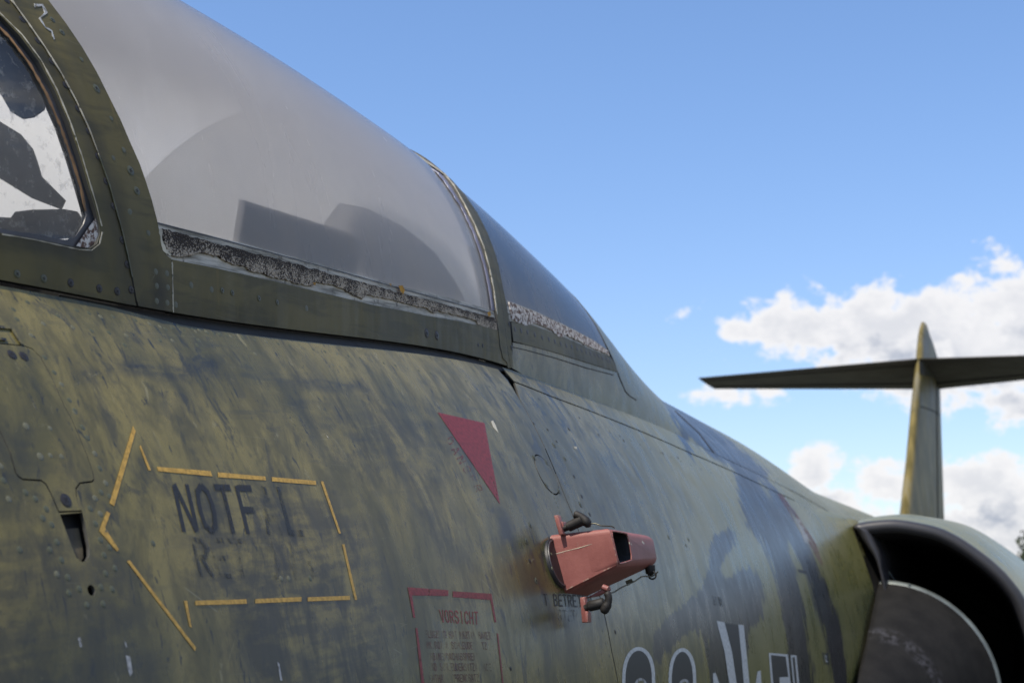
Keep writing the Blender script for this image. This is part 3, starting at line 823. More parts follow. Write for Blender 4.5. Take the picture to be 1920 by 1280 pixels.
rear_poly = [(x_end+.001, sill_s(x_end, .003))] + [(x, sill_s(x, .003)) for x in np.linspace(x_end+.05, 8.9, 40)] + [(8.9, S_END), (x_end+.001, S_END)]
surf_mesh('side_skin_panel', 'F', [densify(rear_poly, .06)], [], .0, .003, .05, M['skin'], J, True)
# tail boom
rings = []
for i in range(40):
    X = 8.85+5.7*i/39; rings.append([Fp(X, 2*math.pi*k/64, .001) for k in range(64)])
o = loft('tail_boom', rings, M['far'], J)
rings = [[Fp(X, 2*math.pi*k/64, 0.0005) for k in range(64)] for X in np.linspace(-3.2, -.99, 20)]
loft('nose', rings, M['skin'], J)

sill_in = [(X, sill_s(X, -.006)) for X in np.linspace(1.0, 2.02, 30)]+[(X, sill_s(X, .0065)) for X in np.linspace(2.02, 1.0, 30)]
surf_mesh('sill_lip', 'F', [densify(sill_in, .02)], [], -.004, .003, .02, M['silllip'], J)
# --- upper body panels -----------------------------------------------------
def UU(pts): return pars('U', pts)
def mir(poly): return [(x, math.pi*KU-s) for x, s in poly]
HALF = math.pi/2*KU
seam = UU([(253, 584), (250, 560), (243, 520), (235, 480), (226, 440), (215, 400), (201, 350), (185, 300), (163, 245), (140, 195), (112, 143), (80, 92), (48, 46), (15, 2)])
gl_f = UU([(300, 470), (296, 445), (290, 415), (281, 380), (270, 345), (257, 308), (240, 270), (222, 228), (200, 184), (177, 138), (150, 92), (118, 45), (85, 2)])
gl_a = UU([(929, 600), (927, 575), (921, 540), (912, 500), (900, 460), (884, 420), (864, 380), (842, 345), (820, 318)])
bow_a = UU([(959, 694), (957, 660), (954, 620), (947, 575), (937, 525), (926, 478), (912, 440), (893, 402), (870, 368), (845, 340)])
def extend(c, k=14):
    """carry a bow line on over the top of the canopy, its station easing level"""
    (x1, s1), (x0, s0) = c[-1], c[-4]
    sl = (x1-x0)/(s1-s0); out_ = list(c)
    for i in range(1, k+1):
        t = i/k; s = s1+(HALF-s1)*t
        out_.append((x1+sl*(HALF-s1)*(t-t*t/2), s))
    return out_
seam_e, glf_e, gla_e, bowa_e = extend(seam), extend(gl_f), extend(gl_a), extend(bow_a)
print('bow stations', [round(c[0][0], 3) for c in (seam_e, glf_e, gla_e, bowa_e)], [round(c[-1][0], 3) for c in (seam_e, glf_e, gla_e, bowa_e)])
def wrap(port): # port polyline from low to the top -> whole arch to starboard
    return port + mir(port[:-1])[::-1]
low_g = UU([(297, 424), (450, 462), (600, 502), (750, 544), (927, 591)])
glass_poly = [p for p in low_g[:-1]]
# canopy glass: port lower edge -> aft arch -> starboard lower edge -> forward arch back
aftg = [p for p in gla_e if p[1] > low_g[-1][1]]
fwdg = [p for p in glf_e if p[1] > low_g[0][1]]
gp = densify(low_g, .03, False) + aftg + mir(aftg[:-1])[::-1] + mir(densify(low_g, .03, False))[::-1] + mir(fwdg)[:-1] + fwdg[::-1]
canopy = surf_mesh('canopy_glass', 'U', [gp], [], -.0025, .0, .018, M['canopy'], J)
# front canopy frame: seam arch to glass arch, legs down to the sill and back to the short vertical joint
B1 = UU([(318, 487), (380, 499), (450, 514), (600, 549), (700, 573), (800, 593), (932, 620)])
joint = UU([(318, 487), (319, 530), (320, 588)])
SILL = .004
def sill_pts(xa, xb, n): return [(x, SILL) for x in np.linspace(xa, xb, n)]
leg = [(seam_e[0][0]+.001, SILL)] + sill_pts(seam_e[0][0]+.02, joint[-1][0]-.001, 5) + [(x-.001, s) for x, s in joint[::-1]] + UU([(310, 482), (303, 475)])
glf_up = [p for p in glf_e if p[1] > leg[-1][1]]
seam_up = [(x+.0008, s) for x, s in seam_e if s > SILL]
ff = leg + glf_up + mir(glf_up[:-1])[::-1] + mir(leg)[::-1] + mir(seam_up)[:-1] + seam_up[::-1]
frame = surf_mesh('canopy_front_frame', 'U', [densify(ff, .03)], [], .0030, .008, .02, M['frame'], J, True, round_edge=.0008)
rail_poly = [(x+.0012, s) for x, s in joint[::-1]] + B1[1:] + UU([(934, 640)]) + bow_a[1:0:-1][:0]
railx = bow_a[0][0]
rail_poly = [(joint[-1][0]+.0012, SILL)] + [(x+.0012, s) for x, s in joint[::-1][1:]] + B1[1:] + UU([(934, 650), (940, 672), (948, 680), (950, 690)]) + [(railx-.004, SILL)]
rail_poly += sill_pts(railx-.03, joint[-1][0]+.02, 14)
rail = surf_mesh('canopy_rail', 'U', [densify(rail_poly, .03)], [], .0022, .010, .02, M['frame'], J, True, round_edge=.0008)
surf_mesh('canopy_rail', 'U', [densify(mir(rail_poly), .03)], [], .0022, .010, .02, M['frame'], J)
# pale channel under the glass, decayed fabric over it
G = UU([(291, 415), (450, 455), (600, 495), (750, 537), (926, 584)])
chan = G + [B1[-1]] + B1[-2::-1] + UU([(308, 482), (298, 455)])
channel = surf_mesh('seal_channel', 'U', [densify(chan, .02)], [], -.0002, .006, .015, M['alu'], J)
surf_mesh('seal_channel', 'U', [densify(mir(chan), .02)], [], -.0002, .006, .015, M['alu'], J)
top_s = [(301, 429), (380, 451), (450, 469), (520, 487), (600, 509), (680, 531), (750, 550), (840, 574), (929, 598)]
rag = [(930, 618), (919, 619), (905, 613), (894, 610), (890, 600), (860, 592), (819, 583), (812, 588), (798, 579), (765, 571), (732, 562), (700, 556), (686, 552), (677, 560), (662, 554), (648, 548), (640, 540),
       (617, 534), (588, 529), (583, 537), (567, 535), (547, 530), (533, 524), (520, 523), (500, 517), (480, 511), (463, 506), (458, 500), (430, 495), (410, 483), (390, 477), (373, 474), (355, 480), (337, 482), (320, 480), (308, 466)]
rr = random.Random(3)
def ragged(pts, amp, step):
    d = densify(pts, step, False); return [(x+rr.uniform(-amp, amp)*.6, y+rr.uniform(-amp, amp)) for x, y in d]
fab = surf_mesh('sealing_fabric', 'U', [UU(ragged(top_s, 1.6, 7)+ragged(rag, 1.6, 5))], [], .0020, .0022, .006, M['strip'], J)
lichen = simple('orange_lichen', (.40, .20, .02), .8, var=.4, scale=300, bmp=.6)
for pl in ([(741, 536), (750, 537), (754, 545), (751, 553), (746, 548)], [(724, 532), (729, 533), (728, 538)], [(909, 586), (915, 585), (916, 593), (911, 594)], [(580, 531), (587, 530), (585, 537)]):
    pix_mesh('lichen_patch', 'U', [ragged(pl+[pl[0]], .6, 3)[:-1]], off=.0042, step=3, mat=lichen, parent=fab)
# aft canopy bow: narrow arch
aft_leg_a = [(x, s) for x, s in gla_e]
bow_poly = UU([(950, 692), (949, 682), (941, 674), (935, 650), (932, 622)]) + gla_e + mir(gla_e[:-1])[::-1] + mir(UU([(950, 692), (949, 682), (941, 674), (935, 650), (932, 622)]))[::-1]
bw2 = [(x, max(s, SILL)) for x, s in bowa_e]
bow_poly += mir(bw2)[:-1] + bw2[::-1]
# keep a hairline joint down the middle of the bow: two arches side by side
def midline(a, b, t):
    n = 30
    def res(c):
        L = [0]
        for i in range(1, len(c)): L.append(L[-1]+math.hypot(c[i][0]-c[i-1][0], c[i][1]-c[i-1][1]))
        return [(np.interp(L[-1]*k/n, L, [p[0] for p in c]), np.interp(L[-1]*k/n, L, [p[1] for p in c])) for k in range(n+1)]
    A, B = res(a), res(b)
    return [(p[0]*(1-t)+q[0]*t, p[1]*(1-t)+q[1]*t) for p, q in zip(A, B)]
inner_line = UU([(949, 690), (948, 680), (940, 672), (935, 650), (932, 622)]) + [p for p in gla_e if p[1] > UU([(932, 622)])[0][1]]
outer_line = bw2
midl = midline(inner_line, outer_line, .55)
midl_b = [(x+.0008, s) for x, s in midl]
def arch(pa, pb): return pa + mir(pa[:-1])[::-1] + mir(pb)[:-1] + pb[::-1]
bow1 = surf_mesh('canopy_aft_bow', 'U', [densify(arch(midl, inner_line), .03)], [], .0030, .008, .02, M['frame'], J, round_edge=.001)
bow2 = surf_mesh('rear_window_bow', 'U', [densify(arch(outer_line, midl_b), .03)], [], .0030, .008, .02, M['frame'], J, round_edge=.001)
# rear window and what lies beneath it
rw_low = UU([(948, 562), (1000, 582), (1060, 610), (1110, 636), (1140, 657)])
tipx = rw_low[-1][0]
print('rear window tip station', tipx)
bow_r = [p for p in bowa_e if p[1] > rw_low[0][1]]
back = [(tipx+.02*t, rw_low[-1][1]+(HALF-rw_low[-1][1])*t) for t in np.linspace(0.05, 1, 14)]
rwp = bow_r[::-1]
rear_glass_poly = densify(rw_low, .03, False) + back + mir(back[:-1])[::-1] + mir(densify(rw_low, .03, False))[::-1] + mir(bow_r)[:-1] + bow_r[::-1]
surf_mesh('rear_window', 'U', [rear_glass_poly], [], -.001, 0, .018, M['rearwin'], J)
rs_low = [(955, 602), (1000, 611), (1030, 622), (1060, 634), (1085, 645), (1110, 657), (1143, 669)]
surf_mesh('seal_channel', 'U', [UU([(950, 563), (1000, 582), (1060, 610), (1110, 636), (1140, 657)] + rs_low[::-1])], [], .0003, .004, .01, M['alu'], J)
surf_mesh('sealing_fabric', 'U', [UU(ragged([(952, 566), (1000, 585), (1060, 613), (1110, 639), (1138, 658)], .8, 6)+ragged([(1142, 667), (1110, 654), (1085, 641), (1060, 628), (1050, 634), (1030, 618), (1000, 606), (985, 612), (957, 598)], 1.6, 5))],
          [], .0022, .002, .006, M['flake'], J)
rv_low = [(961, 640), (1000, 650), (1040, 661), (1100, 680), (1158, 698)]
rivstrip = surf_mesh('riveted_strip', 'U', [UU(densify([(957, 604)]+rs_low[1:]+[(1150, 680)]+rv_low[::-1], 20))], [], .0016, .003, .015, M['frame'], J, round_edge=.0005)
# fairing behind the cockpit: everything else above the double joint
f_port = [(outer_line[0][0]+.001, SILL)] + UU([(961, 642)]+rv_low[1:]) + UU([(1154, 684), (1147, 668), (1142, 658)])
x5 = 8.9
fp = [(outer_line[0][0]+.001, SILL)] + [(x, SILL*0) for x in np.linspace(railx+.05, x5, 90)]
fair_port = f_port + back
fair = f_port + back + mir(f_port+back[:-1])[::-1] + mir(fp[1:])+ fp[:0:-1]
corner = UU([(1158, 699), (1163, 712), (1172, 733), (1193, 750)])
surf_mesh('spine_fairing', 'U', [densify(fair, .03)], [], .0004, .004, .03, M['skin'], J, True, round_edge=.0004)
# windscreen frame with its side pane
pane = UU([(-150, -50), (-60, 5), (0, 48), (30, 80), (62, 125), (90, 178), (115, 235), (137, 300), (152, 350), (163, 388), (166, 402), (160, 420), (146, 441), (138, 447), (126, 449), (60, 437), (0, 427), (-100, 405), (-150, 395)])
shell_pane = UU([(-150, -60), (-60, -5), (0, 34), (34, 70), (68, 116), (98, 170), (124, 230), (146, 296), (160, 345), (172, 385), (182, 420), (184, 440), (178, 458), (164, 467), (145, 465), (60, 448), (0, 438), (-100, 416), (-150, 405)])
sw = [(x-.0006, s) for x, s in seam_e if s > SILL]
wl = [(-.5, SILL)] + sill_pts(.1, seam_e[0][0]-.001, 20)
ws_poly = wl + sw + mir(sw[:-1])[::-1] + mir(wl)[::-1]
win_frame = surf_mesh('windscreen_frame', 'U', [densify(ws_poly, .03)], [shell_pane, mir(shell_pane)], .0022, .008, .02, M['frame'], J, True, round_edge=.0008)
surf_mesh('windscreen_pane', 'U', [pane], [], -.004, 0, .02, M['screen'], J)
surf_mesh('windscreen_pane', 'U', [mir(shell_pane)], [], -.004, 0, .02, M['far_screen'], J)
surf_mesh('pane_gasket', 'U', [shell_pane], [pane], -.0022, .006, .01, M['gasket'], J)
pix_mesh('corner_filler', 'U', [[(183, 403), (184, 440), (177, 456), (163, 465), (143, 461), (165, 428)]], off=.0, step=5, mat=M['flake'], parent=J)
def band(name, kind, pts, w0, off, mat, parent, w1=None, amp=0):
    """a narrow raised bead along a pixel polyline, widths in pixels"""
    w1 = w0 if w1 is None else w1; pts = densify(pts, 8, False); L = []; Rr = []
    n = len(pts)
    for i, p in enumerate(pts):
        a = pts[max(i-1, 0)]; b = pts[min(i+1, n-1)]; tx, ty = b[0]-a[0], b[1]-a[1]; l = math.hypot(tx, ty) or 1
        wd = (w0+(w1-w0)*i/(n-1))/2*(1+rr.uniform(-amp, amp)); nx, ny = -ty/l, tx/l
        L.append((p[0]+nx*wd, p[1]+ny*wd)); Rr.append((p[0]-nx*wd, p[1]-ny*wd))
    return pix_mesh(name, kind, [L+Rr[::-1]], off=off, thick=.0008, step=9, mat=mat, parent=parent)
band('sealant_bead', 'U', [(-10, 38), (20, 68), (58, 118), (90, 175), (116, 235), (139, 300), (155, 352), (163, 395)], 3.6, -.0014, M['sealant'], win_frame, amp=.4)
band('chipped_edge', 'U', [(-5, 26), (38, 68), (74, 116), (103, 170), (128, 230), (150, 294), (165, 345), (177, 385), (187, 425)], 1.5, .0026, M['edge'], win_frame, amp=.7)
band('chipped_edge', 'U', [(0, 440), (60, 450), (145, 469), (168, 470), (183, 458), (188, 436)], 1.6, .0026, M['edge'], win_frame, amp=.7)
band('chipped_edge', 'U', [(16, 2), (48, 46), (80, 92), (112, 143), (140, 195), (163, 245), (180, 290)], 2.0, .0035, M['edge'], frame, 1.0, amp=.5)
band('chipped_edge', 'U', [(180, 290), (201, 350), (215, 400), (226, 440), (235, 480), (243, 520)], 1.2, .0035, M['screw_green'], frame, amp=.5)
band('glass_sealant', 'U', [(86, 2), (118, 45), (150, 92), (185, 150), (206, 195), (228, 243), (255, 305), (268, 340), (282, 385), (292, 425)], 2.5, .0008, M['sealant'], frame, 4, amp=.6)
band('chipped_edge', 'U', [(296, 430), (298, 452), (304, 470), (316, 480)], 5, .0032, M['edge'], frame, 4, amp=.5)
band('chipped_edge', 'U', [(318, 492), (319, 530), (320, 586)], 1.6, .0033, M['edge'], frame, amp=.8)
band('glass_edge', 'U', [(822, 322), (842, 348), (864, 383), (884, 423), (900, 463), (911, 502), (919, 542), (925, 582)], 4.5, .0, simple('acrylic_edge', (.22, .22, .30), .35), bow1, amp=.3)
band('chipped_edge', 'U', [(826, 322), (848, 349), (868, 384), (888, 424), (904, 464), (915, 504), (923, 544), (929, 590)], 1.4, .0034, M['edge'], bow1, amp=.8)
band('glass_sealant', 'U', [(292, 418), (450, 459), (600, 499), (750, 541), (925, 588)], 1.2, .0016, M['gasket'], channel, amp=.3)

# --- screws, rivets -----------------------------------------------------------
def screw_mesh(name, mat, dome=.2, cross=True):
    """unit radius head seen along +Z, with a real cross recess"""
    bm = bmesh.new(); n = 20
    rings = [(1.18, -.02), (1.0, .03), (.93, .10), (.80, .10+dome*.5), (.45, .10+dome)] if dome > .3 else [(1.12, -.02), (1.06, .015), (1.0, -.01), (.95, .03), (.45, .04)]
    prev = None
    for r, z in rings:
        cur = [bm.verts.new((r*math.cos(2*math.pi*k/n), r*math.sin(2*math.pi*k/n), z)) for k in range(n)]
        if prev:
            for k in range(n): bm.faces.new((prev[k], prev[(k+1) % n], cur[(k+1) % n], cur[k]))
        prev = cur
    bm.faces.new(prev)
    me = bpy.data.meshes.new(name); 
    for f in bm.faces: f.material_index = 0
    if cross:
        zt = rings[-1][1]+.012
        for a in (.3, .3+math.pi/2):
            ca, sa = math.cos(a), math.sin(a)
            q = [(-.52, -.12), (.52, -.12), (.52, .12), (-.52, .12)]
            zz = zt+(.0 if a < 1 else .006)
            f = bm.faces.new([bm.verts.new((x*ca-y*sa, x*sa+y*ca, zz)) for x, y in q]); f.material_index = 1
    bm.to_mesh(me); bm.free(); me.polygons.foreach_set('use_smooth', [True]*len(me.polygons))
    me.set_sharp_from_angle(angle=R(40))
    me.materials.append(mat); me.materials.append(M['dark']); return me
SM_dark = screw_mesh('screw', M['screw']); SM_green = screw_mesh('screw', M['screw_green'])
def rivet_mesh(name, mat):
    bm = bmesh.new(); n = 12; prev = None
    for r, z in [(1.15, -.1), (1.0, .06), (.75, .18), (.4, .26)]:
        cur = [bm.verts.new((r*math.cos(2*math.pi*k/n), r*math.sin(2*math.pi*k/n), z)) for k in range(n)]
        if prev:
            for k in range(n): bm.faces.new((prev[k], prev[(k+1) % n], cur[(k+1) % n], cur[k]))
        prev = cur
    bm.faces.new(prev); me = bpy.data.meshes.new(name); bm.to_mesh(me); bm.free()
    me.polygons.foreach_set('use_smooth', [True]*len(me.polygons)); me.materials.append(mat); return me
RM = rivet_mesh('rivet', M['rivet']); RM_skin = rivet_mesh('rivet', simple('rivet_painted', (.075, .080, .045), .42, var=.3, scale=100))
RM_dark = rivet_mesh('rivet', M['screw'])
def place(kind, px, py, me, r, off, name, parent, squash=1.0):
    q = par(kind, px, py)
    if q is None: return None
    p = SURF[kind][0](q[0], q[1], off); n = SURF[kind][1](*q)
    t = (SURF[kind][0](q[0]+.001, q[1])-SURF[kind][0](q[0]-.001, q[1])).normalized()
    b = n.cross(t)
    a = rr.uniform(0, 6.28); t2 = t*math.cos(a)+b*math.sin(a); b2 = n.cross(t2)
    mt = Matrix((t2*r, b2*r, n*r*squash)).transposed().to_4x4(); mt.translation = p
    o = bpy.data.objects.new(name, me); COL.objects.link(o); o.parent = parent; o.matrix_world = mt
    return o
c1 = 1/2.6667
dark_u = [(25, 10), (103, 105), (180, 210), (250, 313), (318, 430), (380, 548), (433, 660), (480, 785), (521, 910), (560, 1035), (603, 1205)]
for (x, y) in dark_u: place('U', x*c1, y*c1, SM_dark, .0034, .0024, 'screw', win_frame)
for (x, y) in [(386, 453), (547, 484), (648, 500), (728, 492), (705, 350), (678, 213)]: place('U', x/3, y/3+380, SM_dark, .0036, .0024, 'screw', win_frame)
for (x, y) in [(85, 402), (235, 428)]: place('U', x/3, y/3+380, SM_green, .0034, .0024, 'screw', win_frame)
for (x, y, r) in [(470, 450, .0042), (640, 858, .0046), (671, 958, .0040), (605, 755, .0026), (250, 108, .003), (298, 170, .003), (395, 305, .0022), (543, 598, .0022), (553, 795, .0022),
                  (638, 1060, .0022), (729, 1168, .0025)]:
    place('U', x*c1, y*c1, SM_green if r > .0026 else RM_skin, r, .0032, 'screw' if r > .0026 else 'rivet', frame, 1 if r > .0026 else .25)
for (x, y) in [(820, 175), (715, 55), (862, 390), (925, 400), (868, 470), (930, 478), (868, 555), (927, 565)]: place('U', x/3, y/3+380, RM_skin, .0027, .0030, 'rivet', frame, .25)
for (x, y) in [(1240, 495), (1297, 508), (1447, 540), (1550, 562)]: place('U', x/3, y/3+380, SM_green, .0030, .0024, 'screw', rail)
for (x, y) in [(978, 575), (1065, 465), (1180, 490), (1715, 595)]: place('U', x/3, y/3+380, RM_skin, .003, .0022, 'rivet', rail, .2)
for (x, y, r) in [(857, 780, .0060), (903, 790, .0060), (1090, 832, .0030), (1110, 835, .0030)]: place('U', x/2.4+440, y/2.4+300, SM_dark, r, .0023, 'screw', rail)
for (x, y, r) in [(1227, 740, .0038), (1238, 845, .0038)]: place('U', x/2.4+440, y/2.4+300, SM_dark, r, .0032, 'screw', bow2)
for (x, y) in [(1257, 755), (1285, 762), (1313, 768), (1347, 780), (1380, 792), (1410, 800), (1437, 810), (1463, 820), (1488, 828), (1513, 835), (1537, 842), (1557, 850), (1578, 857), (1597, 863), (1617, 870), (1635, 877), (1652, 884), (1670, 890), (1685, 896)]:
    place('U', x/2.4+440, y/2.4+303, RM_dark, .0042, .0016, 'rivet', rivstrip, .4)
riv = [(345, 25), (380, 100), (403, 150), (437, 222), (460, 290), (487, 358), (465, 400), (505, 420), (438, 428), (415, 475), (462, 500), (440, 545), (487, 580), (463, 620), (505, 655), (480, 690), (530, 750), (487, 775),
       (517, 847), (465, 838), (475, 915), (400, 920), (365, 845), (317, 865), (312, 792), (262, 778), (283, 712), (230, 665), (262, 630), (238, 550), (197, 520), (213, 477), (163, 430), (117, 400), (15, 345), (40, 432), (3, 280), (90, 665),
       (705, 635), (1297, 798), (1332, 798), (1430, 797)]
for (x, y) in riv: place('F', x/2.461, y/2.461+760, RM_skin if rr.random() < .75 else RM, .0026, .0, 'rivet', p_front, .6)
for (x, y) in [(230, 105), (185, 235), (283, 235), (231, 230), (120, 95)]: place('F', x/2.461, y/2.461+760, RM, .0030 if x < 200 else .0020, .0002, 'rivet', p_access, .5)
for (x, y) in [(155, 560), (75, 600), (95, 655), (245, 680), (175, 745), (410, 700), (515, 720), (612, 730), (710, 745), (430, 605), (500, 620), (565, 640), (635, 640), (325, 635), (250, 870), (305, 955), (345, 1020), (390, 1110), (420, 1175), (930, 710),
               (965, 700), (1000, 695), (1085, 710), (1120, 715), (1160, 725), (1200, 735), (1240, 740), (1275, 745), (1115, 775), (900, 775), (970, 775), (1110, 800), (1435, 850), (1870, 910), (700, 800), (760, 660), (840, 680)]:
    place('F', x/3, y/3+380, RM if rr.random() < .45 else RM_skin, .0024, .0, 'rivet', p_front, .5)
place('F', 123, 938, SM_dark, .0052, .0004, 'screw', p_access)
for (x, y) in [(22, 665), (44, 668)]: place('F', x, y, SM_dark, .0042, .0004, 'screw', p_access)
for (x, y) in [(690, 315), (742, 335), (742, 435), (795, 458)]: place('F', x/2.285+700, y/2.285+720, SM_green, .0040, .0006, 'screw', cover)
for (x, y, r) in [(687, 168, .0022), (747, 195, .0022), (785, 245, .0022), (775, 262, .0042), (822, 320, .0034), (838, 193, .003), (860, 395, .0026), (893, 480, .003), (888, 515, .0045), (927, 557, .0032), (965, 217, .0026), (1073, 242, .0028), (1240, 295, .003),
                  (1305, 315, .003), (672, 603, .0036), (655, 672, .0042), (698, 842, .0042), (670, 757, .0028), (1265, 655, .004), (1350, 665, .0036), (1037, 1060, .003), (588, 1217, .0024), (1340, 690, .0026)]:
    place('F', x/2.285+700, y/2.285+720, SM_dark if r < .0033 else SM_green, r, .0002, 'screw', p_front)
# rivet rows further aft, both sides of the double joint
for k in range(26):
    t = k/25; place('F', 985+t*440, 716+t*172+9*math.sin(t*3), RM_skin, .0022, .0, 'rivet', p_front, .35)
for k in range(16):
    t = k/15; place('F', 1060+t*95, 905+t*370+6*math.sin(t*3), RM_skin, .0022, .0, 'rivet', p_front, .35)

for k in range(30):
    t = k/29; place('F', 300+t*640, 612+t*118-10*math.sin(t*3.14), RM if k % 3 == 0 else RM_skin, .0022, .0, 'rivet', p_front, .5)
for k in range(13):
    t = k/12; place('F', 1015+t*42, 868+t*110, RM_skin, .0022, .0, 'rivet', p_front, .5)
for k in range(22):
    t = k/21; place('F', 1010+t*400, 748+t*165+7*math.sin(t*3), RM_dark if k % 4 == 0 else RM_skin, .0024, .0, 'rivet', p_front, .4)
# --- handle recess shape top left, bent outline
band('raised_bracket', 'F', [(-6, 614), (20, 616), (40, 646)], 5, .0014, M['skin'], p_access)
band('raised_bracket', 'F', [(-6, 636), (10, 638)], 4, .0014, M['skin'], p_access)
# engraved curved joint of the fairing corner
band('panel_joint', 'U', [(1158, 699), (1163, 712), (1172, 733), (1180, 742), (1193, 750)], 1.6, .0007, M['dark'], J)
band('panel_joint', 'U', [(958, 650), (985, 656), (1040, 671), (1100, 690), (1150, 703)], 1.3, .0008, M['dark'], J)
band('panel_joint', 'U', [(1345, 868), (1375, 880), (1435, 905)], 2.0, .0008, M['dark'], J)
band('panel_joint', 'U', [(1265, 770), (1310, 812), (1345, 858)], 1.6, .0008, M['dark'], J)

# ------------------------------------------------------------------ markings
def pm(name, polys, mat, kind='F', off=.0004, step=14, holes=(), parent=None):
    return pix_mesh(name, kind, polys, holes, off=off, step=step, mat=mat, parent=parent or p_front)
def s4(pts): return [(x/2.461, y/2.461+760) for x, y in pts]
yel = [[(612, 95), (625, 120), (525, 465), (503, 450)], [(648, 183), (642, 190), (683, 300), (695, 300)], [(722, 283), (970, 303), (978, 327), (728, 303)], [(1003, 308), (1222, 328), (1226, 346), (1005, 331)],
       [(1252, 330), (1455, 348), (1457, 367), (1254, 350)], [(1478, 350), (1490, 350), (1572, 590), (1562, 590)], [(1577, 640), (1588, 640), (1647, 895), (1636, 897)], [(1417, 884), (1612, 877), (1614, 896), (1418, 903)],
       [(1176, 892), (1389, 883), (1390, 903), (1176, 912)], [(899, 900), (1135, 893), (1137, 914), (900, 921)], [(847, 900), (862, 900), (883, 1025), (872, 1018)], [(583, 718), (596, 713), (902, 1115), (898, 1133)],
       [(490, 488), (507, 498), (483, 565), (547, 665), (538, 673), (455, 578)]]
for p in yel: pm('yellow_dash', [s4(p)], M['yellow'])
pm('red_triangle', [[(820, 773), (908, 793), (937, 945)]], M['redmark'])
def s6(pts): return [(x/6.4+740, y/6.4+1080) for x, y in pts]
for p in ([(150, 130), (640, 165), (640, 235), (205, 228), (245, 495), (220, 497)], [(692, 178), (1158, 208), (1218, 550), (1195, 550), (1145, 283), (692, 248)], [(245, 620), (270, 618), (360, 1330), (322, 1330)], [(1222, 680), (1240, 690), (1308, 1330), (1293, 1330)]):
    pm('red_box_line', [s6(p)], M['redmark'])

# condensed stencil alphabet: strokes in a 0..1 box (y up), small breaks as in a stencil
G_ = {'A': [[(0, 0), (.42, 1)], [(.58, 1), (1, 0)], [(.25, .33), (.75, .33)]], 'B': [[(0, 0), (0, 1)], [(.15, 1), (.85, .95), (.95, .75), (.8, .55), (.2, .52)], [(.8, .5), (1, .3), (.9, .05), (.15, 0)]],
      'C': [[(.55, 1), (.15, .9), (0, .6), (0, .4), (.15, .1), (.55, 0)], [(.7, 0), (1, .22)], [(.7, 1), (1, .78)]], 'D': [[(0, 0), (0, 1)], [(.2, 1), (.8, .9), (1, .6), (1, .4), (.8, .1), (.2, 0)]],
      'E': [[(0, 0), (0, 1)], [(.18, 1), (1, 1)], [(.18, .5), (.8, .5)], [(.18, 0), (1, 0)]], 'F': [[(0, 0), (0, 1)], [(.18, 1), (1, 1)], [(.18, .5), (.8, .5)]],
      'G': [[(.5, 1), (.15, .9), (0, .6), (0, .4), (.15, .1), (.5, 0)], [(.65, 1), (1, .8)], [(.65, 0), (1, .1), (1, .45), (.6, .45)]], 'H': [[(0, 0), (0, 1)], [(1, 0), (1, 1)], [(.2, .5), (.8, .5)]],
      'I': [[(.5, 0), (.5, 1)]], 'K': [[(0, 0), (0, 1)], [(.2, .5), (1, 1)], [(.3, .5), (1, 0)]], 'L': [[(0, 0), (0, 1)], [(.18, 0), (1, 0)]], 'M': [[(0, 0), (0, 1)], [(.15, .95), (.5, .4), (.85, .95)], [(1, 0), (1, 1)]],
      'N': [[(0, 0), (0, .95)], [(.1, 1), (.9, 0)], [(1, .05), (1, 1)]], 'O': [[(.42, 1), (.12, .88), (0, .6), (0, .4), (.12, .12), (.42, 0)], [(.58, 1), (.88, .88), (1, .6), (1, .4), (.88, .12), (.58, 0)]],
      'P': [[(0, 0), (0, 1)], [(.2, 1), (.85, .95), (1, .75), (.85, .52), (.2, .48)]], 'R': [[(0, 0), (0, 1)], [(.2, 1), (.85, .95), (1, .75), (.85, .52), (.2, .48)], [(.5, .42), (1, 0)]],
      'S': [[(1, .8), (.75, 1), (.3, 1), (0, .8), (.1, .6), (.42, .52)], [(.58, .48), (.9, .4), (1, .2), (.7, 0), (.25, 0), (0, .2)]], 'T': [[(.5, 0), (.5, .88)], [(0, 1), (1, 1)]], 'U': [[(0, 1), (0, .25), (.2, .03), (.42, 0)], [(1, 1), (1, .25), (.8, .03), (.58, 0)]],
      'V': [[(0, 1), (.42, 0)], [(1, 1), (.58, 0)]], 'Z': [[(0, 1), (1, 1)], [(1, .9), (0, .1)], [(0, 0), (1, 0)]], '-': [[(.1, .45), (.9, .45)]], '.': [[(.35, .04), (.65, .04)]], '7': [[(0, 1), (1, 1)], [(.95, .88), (.4, 0)]],
      'Q': [[(.42, 1), (.12, .88), (0, .6), (0, .4), (.12, .12), (.42, 0)], [(.58, 1), (.88, .88), (1, .6), (1, .4), (.88, .12), (.58, 0)], [(.6, .25), (1, -.05)]]}
